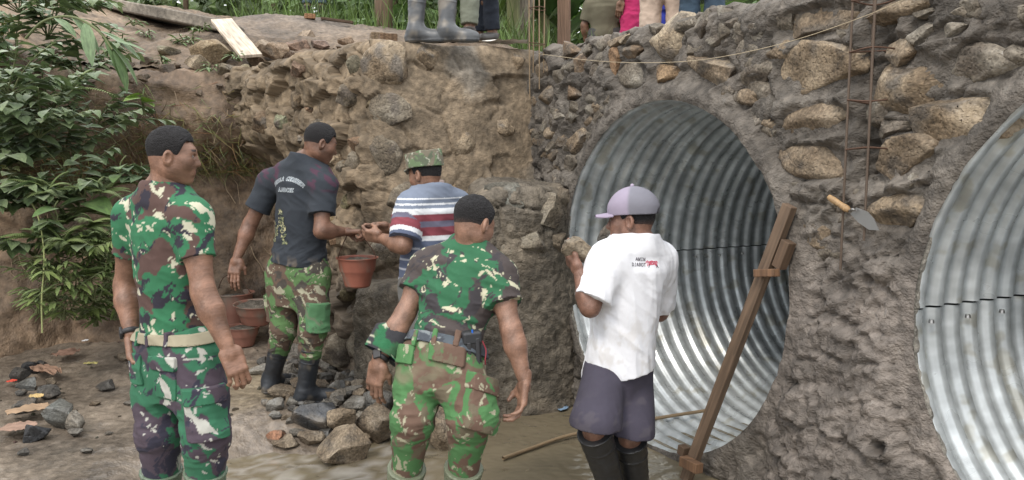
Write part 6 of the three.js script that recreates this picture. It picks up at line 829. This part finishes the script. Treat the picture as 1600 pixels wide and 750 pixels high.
  fern(110, 140, 5.6, 430, 5, 0.42, 'light green fern reaching over bare soil under the pinnate leaf');
  // grass-like herbs low on the bank
  [[95, 400, 5.3], [135, 440, 5.4], [160, 410, 5.5], [85, 480, 5.4], [120, 500, 5.5], [170, 470, 5.7], [65, 440, 5.3], [195, 420, 5.9], [150, 510, 5.7], [80, 440, 5.1], [120, 460, 5.2], [150, 470, 5.3], [100, 500, 5.3], [60, 490, 5.1], [135, 400, 5.2], [165, 440, 5.5], [180, 500, 5.7]].forEach(([x, y, d], i) => shrub(B(x, y, d), { name: 'bank_herb', label: 'narrow leaved green herb growing low on the bank', cat: 'plant', group: 'herbs low on the bank', seed: 500 + i, stems: 7, leaves: 9, h: 0.34, face: f, spread: 4, lean: [0.1, 0.9], sag: 0.35, geo: [LG.la], mats: LM.fern, size: 0.8 }));
  // big pinnate leaf reaching out to the right
  { const g = thing('pinnate_leaf_plant', 'tall plant with a large pale pinnate leaf arching over the bare soil', 'plant', B(40, 60, 5.3)), pts = [[0, 0, 0], [0.15, 0.10, 0.05], [0.36, 0.12, 0.1], [0.56, 0.02, 0.16], [0.66, -0.1, 0.2]]; mesh('stem', tube(pts, 0.008, 20, 6), stemMat, g); const cv = new THREE.CatmullRomCurve3(pts.map(p => V(...p))); for (const [t, a, dn, s] of [[0.35, 0.9, -0.3, 0.7], [0.5, 1.2, -0.7, 0.85], [0.62, 0.4, -0.9, 0.9], [0.74, 1.5, -0.35, 0.9], [0.84, 1.1, -1.2, 0.95], [0.92, 1.8, -0.9, 0.85], [1, 1.3, -1.6, 0.8], [0.55, 2.6, 0.0, 0.8], [0.75, 2.3, -0.2, 0.85], [0.9, 1.5, 0.05, 0.7]]) { const m = mesh('leaf', LG.gi, LM.pale[t > 0.8 ? 1 : 0], g); m.position.copy(cv.getPoint(t)); aim(m, [Math.sin(a), dn, Math.cos(a) * 0.7], 0.2); m.scale.setScalar(s * 1.0); } }
  // a tall dry stalk
  topMesh('dry_stalk', tube([B(66, 520, 5.0), B(65, 470, 5.0), B(69, 400, 5.05), B(60, 340, 5.1), B(40, 300, 5.2)], 0.005, 30, 6), std({ color: C(0.30, 0.33, 0.14), roughness: 0.8 }), 'thin yellow green stalk rising along the bank', 'stalk');
  // roots on the bare bank
  const R = rng(61); for (let k = 0; k < 46; k++) { const u = 0.15 + R() * 2.5, v = 0.7 + R() * 1.6, q = bank.at(u, v, 0.015), pts = []; let x = 0, y = 0, z = 0; const dx = (R() - 0.5) * 0.09; for (let i = 0; i < 5; i++) { pts.push([q[0] + x, q[1] + y, q[2] + z]); x += dx + (R() - 0.5) * 0.05; y -= 0.03 + R() * 0.06; z += (R() - 0.3) * 0.04; } topMesh('root', tube(pts, 0.002 + 0.003 * R(), 12, 5), rootMat, 'thin brown root hanging from the bare earth bank', 'root', 'roots on the bank'); }
  // fallen grass mat on the soil edge
  const n = 2600, im = new THREE.InstancedMesh(LG.gr, leafMat([0.30, 0.25, 0.14], 0.15), n), o = new THREE.Object3D(); for (let k = 0; k < n; k++) { const u = 0.3 + R() * 2.6, v = 1.5 + R() * R() * 0.8, q = bank.at(u, Math.min(v, 2.28), 0.01); o.position.set(q[0], q[1], q[2]); aim(o, [(R() - 0.5) * 1.6, -0.7 + R() * 0.8, 0.6], R() * 3); o.scale.setScalar(0.35 + 0.5 * R()); o.updateMatrix(); im.setMatrixAt(k, o.matrix); im.setColorAt(k, C(0.5 + 0.6 * R(), 0.5 + 0.6 * R(), 0.5 + 0.4 * R())); } im.name = 'dry_grass'; tag(im, 'matted dry grass hanging over the earth bank edge', 'grass', null, 'stuff'); im.castShadow = im.receiveShadow = true; scene.add(im);
  const n2 = 8500, im2 = new THREE.InstancedMesh(LG.ov2, LM.dark[2], n2); for (let k = 0; k < n2; k++) { const u = 2.3 + R() * 4.2, v = 0.45 + R() * 2.3, lim = 0.75 + 0.5 * N3(u * 1.5, 1, 2) + 0.6 * sstep(3.2, 2.4, u); if (v < lim) { k--; continue; } const q = bank.at(u, Math.min(v, 2.7), 0.02 + 0.26 * R()); o.position.set(q[0], q[1], q[2]); aim(o, [(R() - 0.4) * 2, -0.6 + R() * 0.9, 0.8], (R() - 0.5) * 2); o.scale.setScalar(0.5 + 0.6 * R()); o.updateMatrix(); im2.setMatrixAt(k, o.matrix); im2.setColorAt(k, C(0.6 + 0.6 * R(), 0.65 + 0.5 * R(), 0.4 + 0.4 * R())); } im2.name = 'bank_undergrowth'; tag(im2, 'low leafy undergrowth carpeting the earth bank', 'undergrowth', null, 'stuff'); im2.castShadow = im2.receiveShadow = true; scene.add(im2);
  for (let k = 0; k < 70; k++) { const u = 0.1 + R() * 3.0, q = bank.at(u, 2.22, -0.05 + R() * 0.05), s = 0.02 + 0.05 * R() * R(), m = topMesh('soil_clod', rockMesh(ROCKS[k % 12], s * 1.3, s, s, [0.22, 0.17, 0.125], k), M.mud, 'brown soil clod on the crest of the earth bank', 'clod', 'clods on the bank crest'); m.position.set(q[0], q[1] + R() * 0.22 - 0.1, q[2] - (R() < 0.6 ? R() * 0.5 : -0.05)); m.rotation.y = R() * 6; const e = terraceH(m.position.x, -m.position.z); if (m.position.z < q[2] - 0.12) m.position.y = e + s * 0.2; }
  // slope tufts near the slab
  [[300, 66, 7.5], [232, 60, 7.6], [285, 70, 7.4], [316, 50, 7.6], [208, 40, 7.8], [190, 70, 7.3], [370, 95, 7.0], [255, 100, 6.9], [330, 112, 6.8]].forEach(([x, y, d], i) => shrub(B(x, y, d), { name: 'grass_tuft', label: 'small green grass tuft under the concrete slab', cat: 'grass', group: 'tufts by the slab', seed: 560 + i, stems: 5, leaves: 4, h: 0.13, face: f, spread: 5, lean: [0.2, 1.2], sag: 0.3, geo: [LG.la], mats: LM.mid, size: 0.7 }));
}
{ // vegetation behind the terrace
  const R = rng(71), o = new THREE.Object3D();
  const banana = (x, y, d, h, seed, label) => { const r = rng(seed), g = thing('banana_plant', label, 'plant', [x, y, -d], 'banana plants behind the wall'); mesh('stem', tube([[0, 0, 0], [0.02, h * 0.5, 0], [0.0, h, 0.02]], 0.085, 10, 9), std({ color: C(0.19, 0.22, 0.10), map: T.woodTone, roughness: 0.7 }), g); for (let k = 0; k < 9; k++) { const a = k / 9 * 6.283 + r(), m = mesh('leaf', LG.ba, LM.banana[Math.floor(r() * 3)], g); m.position.set(0, h * (0.82 + 0.2 * r()), 0); aim(m, [Math.sin(a), 0.5 + 1.0 * r(), Math.cos(a)], (r() - 0.5) * 0.6); m.scale.setScalar(0.8 + 0.45 * r()); } return g; };
  const bl = ['pale banana plant right of the boots on the wing wall', 'banana plant standing behind the wooden post', 'banana plant behind the person in olive shirt', 'low banana plant left of the pale tree trunk', 'banana plant behind the magenta trousers', 'banana plant between trunk and post'];
  [[0.0, 2.5, 10.2, 1.5], [0.75, 1.4, 12.0, 2.4], [1.75, 1.0, 13.4, 3.0], [-0.35, 2.6, 11.5, 1.1], [2.6, 1.0, 13.0, 2.7], [0.45, 2.2, 11.8, 1.6]].forEach(([x, y, d, h], i) => banana(x, y, d, h, 600 + i, bl[i]));
  // pale trunk and post
  const pt = thing('tree', 'tree with a pale mottled trunk behind the wing wall', 'tree', [0, 0, 0]); { const r = rng(5), gs = []; for (let k = 0; k < 700; k++) { o.position.set(0.3 + (r() - 0.5) * 4, 7 + r() * 2.6, -10.5 + (r() - 0.5) * 4); aim(o, [r() - 0.5, -0.5, r() - 0.5], r()); o.scale.setScalar(1.2 + r()); o.updateMatrix(); gs.push(LG.tr.clone().applyMatrix4(o.matrix)); } mesh('crown', mergeGeometries(gs), LM.mid[0], pt); } mesh('trunk', tube([[0.08, 1.6, -10.8], [0.14, 3.0, -10.8], [0.22, 5.0, -10.7], [0.3, 8, -10.5]], 0.13, 24, 12), std({ color: C(0.40, 0.37, 0.33), map: T.stoneTone, bumpMap: T.stoneBump, bumpScale: 0.02, roughness: 0.9 }), pt);
  const p = W(879, 60, 6.3); topMesh('wooden_post', tube([[p[0], 1.9, p[2]], [p[0] + 0.01, 2.7, p[2]], [p[0] - 0.01, 3.6, p[2]]], 0.052, 20, 9), std({ color: C(0.27, 0.19, 0.14), map: T.woodTone, bumpMap: T.woodBump, bumpScale: 0.015, roughness: 0.9 }), 'rough brown wooden post standing behind the headwall', 'post');
  const p2 = W(600, 60, 10.5); topMesh('tree_stump', tube([[p2[0], 2.4, p2[2]], [p2[0], 3.4, p2[2]], [p2[0] + 0.03, 4.4, p2[2]]], 0.12, 14, 9), woodMat, 'brown ragged trunk left of the grey boots', 'tree trunk');
  // trees and bushes of many leaves
  const tree = (x, y, d, rx, ry, seed, n, mats, label, name = 'bush', cat = 'bush') => { const r = rng(seed), g = thing(name, label, cat, [x, y, -d], 'bushes behind the wall'), gs = [[], []]; mesh('trunk', tube([[0, 0, 0], [0.05, ry * 0.5, 0], [0.02, ry, 0.03]], 0.05, 8, 7), woodMat, g); const cl = []; for (let c = 0; c < 14; c++) { const a = r() * 6.283, q = Math.sqrt(r()); cl.push([Math.cos(a) * q * rx * 0.8, ry * (0.12 + 1.0 * r()), Math.sin(a) * q * rx * 0.8, 0.25 + 0.3 * r()]); } for (let k = 0; k < n; k++) { const c = cl[k % 14], a = r() * 6.283, z = r() * 2 - 1, s = Math.sqrt(1 - z * z), rr = c[3] * rx * (0.75 + 0.35 * r()); o.position.set(c[0] + Math.cos(a) * s * rr, c[1] + z * rr * 0.8, c[2] + Math.sin(a) * s * rr); aim(o, [Math.cos(a) * s + (r() - 0.5), -0.5 + r() * 0.6, Math.sin(a) * s + (r() - 0.5)], (r() - 0.5) * 2); o.scale.setScalar(0.7 + 0.8 * r()); o.updateMatrix(); gs[k % 2].push(LG.tr.clone().applyMatrix4(o.matrix)); } gs.forEach((l, i) => mesh('crown', mergeGeometries(l), mats[i % mats.length], g)); return g; };
  const names = ['bright green bush behind the wing wall', 'dark green bush under the banana leaves'];
  [[-1.9, 2.9, 13, 1.3, 1.6, 0], [-1.0, 2.9, 13.5, 1.2, 1.7, 1], [-2.9, 3.6, 14.5, 1.5, 1.8, 0], [-0.2, 2.6, 14, 1.4, 2.2, 1], [0.9, 1.8, 15, 1.5, 2.8, 1], [1.8, 1.5, 15.5, 1.5, 3.0, 0], [2.9, 1.5, 15, 1.4, 3.0, 1], [-4.4, 3.8, 15, 1.7, 2.2, 1], [3.8, 1.5, 14, 1.5, 3, 0], [-6.0, 3.8, 15, 1.9, 2.6, 1], [-1.4, 2.8, 11.5, 0.8, 0.7, 0], [1.0, 1.6, 13.6, 1.0, 1.7, 0]].forEach(([x, y, d, rx, ry, k], i) => tree(x, y, d, rx, ry, 700 + i, 900, k ? LM.dark : LM.mid, names[k]));
  // far wood behind, one mass
  const n = 16000, im = new THREE.InstancedMesh(leafGeo(0.5, 0.17, ovate, 0.2, 0.3, 3), LM.dark[2], n); for (let k = 0; k < n; k++) { const x = -14 + R() * 26, d = 17.5 + R() * 4 + 0.6 * N3(x, 1, 2) * 4, y = 0.5 + R() * (8.5 + 2.5 * N3(x * 0.4, 3, 1)); o.position.set(x, y, -d - y * 0.15); aim(o, [R() - 0.5, -0.6 + R() * 0.8, R() * 0.9], (R() - 0.5) * 2); o.scale.setScalar(0.6 + 0.9 * R()); o.updateMatrix(); im.setMatrixAt(k, o.matrix); const t = 0.45 + 0.8 * R() + 0.5 * N3(x * 0.7, y * 0.7, 4); im.setColorAt(k, C(t * 0.9, t, t * 0.7)); } im.name = 'far_wood'; tag(im, 'dense wood closing the view behind the site', 'wood', null, 'stuff'); im.castShadow = im.receiveShadow = true; scene.add(im);
  // grass and low weeds along the terrace
  const n3 = 5200, g3i = new THREE.InstancedMesh(LG.gr, leafMat([0.12, 0.21, 0.05], 0.3), n3); for (let k = 0; k < n3; k++) { const x = -3.4 + R() * 7, d = (x < -0.4 ? 9.8 : 7.5) + R() * 5; o.position.set(x, terraceH(x, d) - 0.02, -d); aim(o, [R() - 0.5, 1 + R(), R() - 0.5], R() * 6); o.scale.setScalar(0.7 + 1.2 * R()); o.updateMatrix(); g3i.setMatrixAt(k, o.matrix); const t = 0.6 + 0.8 * R(); g3i.setColorAt(k, C(t, t, t * 0.8)); } g3i.name = 'tall_grass'; tag(g3i, 'tall green grass growing behind the dirt road', 'grass', null, 'stuff'); g3i.castShadow = g3i.receiveShadow = true; scene.add(g3i);
}

// ---------- people standing above, mostly out of the picture ----------
function standing(x, y, d, yaw, label, o = {}) {
  const a = yaw * Math.PI / 180, f = [Math.sin(a), 0, -Math.cos(a)], r = [Math.cos(a), 0, Math.sin(a)], P = (u, v, w) => [x + r[0] * u + f[0] * w, y + v, -d + r[2] * u + f[2] * w], st = o.st || 0.1, k = o.h || 1;
  const J = { hipL: P(-0.09, 0.90 * k, 0), hipR: P(0.09, 0.90 * k, 0), knL: P(-st, 0.49 * k, 0.02), knR: P(st, 0.49 * k, o.stepR ? 0.08 : 0.02), ankL: P(-st, 0.088, -0.02), ankR: P(st, 0.088, o.stepR || -0.02), neck: P(0, 1.42 * k, o.bow || 0), shL: P(-0.165, 1.36 * k, o.bow || 0), shR: P(0.165, 1.36 * k, o.bow || 0), elL: P(-0.23, 1.08 * k, 0), elR: P(0.23, 1.08 * k, 0), wrL: o.reach ? P(-0.08, o.reach, 0.30) : P(-0.22, 0.84 * k, 0.06), wrR: o.reach ? P(0.10, o.reach, 0.30) : P(0.22, 0.84 * k, 0.06) };
  if (o.reach) { J.elL = P(-0.22, (o.reach + 1.36 * k) / 2, 0.05); J.elR = P(0.22, (o.reach + 1.36 * k) / 2, 0.05); }
  return person({ label, J, group: 'people above the walls', cell: 0.018, fine: 0.014, headCell: 0.009, handCell: 0.006, skin: o.skin || [0.25, 0.14, 0.09], bulk: o.bulk || 0.95, head: { c: P(0, 1.585 * k, 0.02 + (o.bow || 0)), f, up: [0, 1, 0], s: 1 }, hair: { thick: 0.014, spike: 0.003 }, handL: { n: r, side: -1, curl: [0.6, 0.6, 0.7, 0.7] }, handR: { n: mul(r, -1), side: 1, curl: [0.6, 0.6, 0.7, 0.7] }, toeL: o.toeL, toeR: o.toeR,
    shirt: { loose: 0.015, sleeve: o.sleeve ?? 0.7, hemT: -0.1, cell: 0.014, fold: (a2, b, c) => 0.008 * ridge(a2 * 6, b * 6, c * 6, 2), col: () => plain(o.shirt, 0.1) }, pants: { loose: o.loose ?? 0.012, to: o.boots ? 0.42 : 0.93, cuff: o.cuff ?? 0.065, topT: 0.2, cell: o.pc || 0.011, fold: (a2, b, c) => 0.012 * ridge(a2 * 9, b * 12, c * 9, 2), col: () => plain(o.pants, 0.12) }, ...(o.boots ? { boots: { from: 0.36, r: 0.066, cell: 0.008, col: o.boots } } : { shoes: plain(o.shoe || [0.06, 0.055, 0.05], 0.1) }) });
}
{
  const ty = (x, d) => terraceH(x, d);
  const a = W(672, 66, 5.42); standing(a[0], a[1] + 0.0, 5.44, 25, 'person in muddy grey rubber boots standing on the edge of the wing wall', { st: 0.10, toeL: dirYaw(100), toeR: dirYaw(95), stepR: 0.04, shirt: [0.06, 0.07, 0.10], pants: [0.025, 0.026, 0.035], loose: 0.03, cuff: 0.062, boots: (x, y, z) => { const m = sstep(-0.05, 0.25, fbm(x * 9, y * 7, z * 9, 3)), n = 1 + 0.2 * N3(x * 30, y * 30, z * 30); return [lerp(0.075, 0.19, m) * n, lerp(0.08, 0.172, m) * n, lerp(0.085, 0.145, m) * n]; } });
  const b = W(717, 62, 6.5); standing(b[0], b[1], 6.5, 10, 'person in grey green trousers behind the one in rubber boots', { shirt: [0.2, 0.22, 0.2], pants: [0.16, 0.175, 0.135], loose: 0.02, st: 0.09 });
  const c = W(757, 68, 7.2); standing(c[0], c[1], 7.2, -150, 'person in dark slim jeans holding a phone low with both hands', { shirt: [0.1, 0.1, 0.12], pants: [0.016, 0.022, 0.034], loose: 0.004, reach: 0.46, bow: 0.34, st: 0.07 });
  const q = W(746, 0, 7.45), ph = topMesh('phone', new RoundedBoxGeometry(0.075, 0.15, 0.012, 2, 0.005), std({ color: C(0.02, 0.02, 0.025), roughness: 0.3 }), 'black phone in the hands of the person in jeans', 'phone'); ph.position.set(...q); ph.rotation.set(0.5, 0, 0.4);
  const e = W(945, 30, 9.2); standing(e[0], 2.32, 9.2, 15, 'person in olive shirt seen from behind among the banana leaves', { h: 0.74, shirt: [0.115, 0.105, 0.07], pants: [0.05, 0.05, 0.05], sleeve: 0.8 });
  const m = W(992, 20, 8.4); standing(m[0], 2.36, 8.4, -60, 'person in light blue top and magenta trousers behind the headwall', { shirt: [0.16, 0.42, 0.55], pants: [0.45, 0.025, 0.12], loose: 0.03, h: 0.98 });
  const m2 = W(1004, 20, 8.9); standing(m2[0] + 0.04, 2.36, 8.9, 0, 'person in red clothes standing close behind the magenta trousers', { shirt: [0.5, 0.04, 0.05], pants: [0.5, 0.03, 0.04], loose: 0.02 });
  const n = W(1037, 15, 7.0); standing(n[0], 2.30, 7.0, 10, 'person in beige trousers standing behind the large tan stone', { shirt: [0.3, 0.3, 0.3], pants: [0.52, 0.41, 0.33], loose: 0.025, st: 0.115 });
  const k = W(1045, 20, 8.4); standing(k[0], 2.36, 8.4, 0, 'person in bright blue trousers seen between the beige trouser legs', { shirt: [0.2, 0.2, 0.25], pants: [0.035, 0.05, 0.35], loose: 0.01 });
  const j = W(1097, 0, 6.6); standing(j[0], 2.30, 6.6, 20, 'person in dark blue jeans standing behind the headwall top', { shirt: [0.25, 0.2, 0.16], pants: [0.03, 0.055, 0.085], loose: 0.015 });
  const s = W(492, 20, 11); standing(s[0], s[1], 11, 0, 'person in faded blue jeans standing beyond the spoil mound', { shirt: [0.3, 0.3, 0.32], pants: [0.05, 0.075, 0.105], loose: 0.0, st: 0.09 });
}
renderer.render(scene, camera);
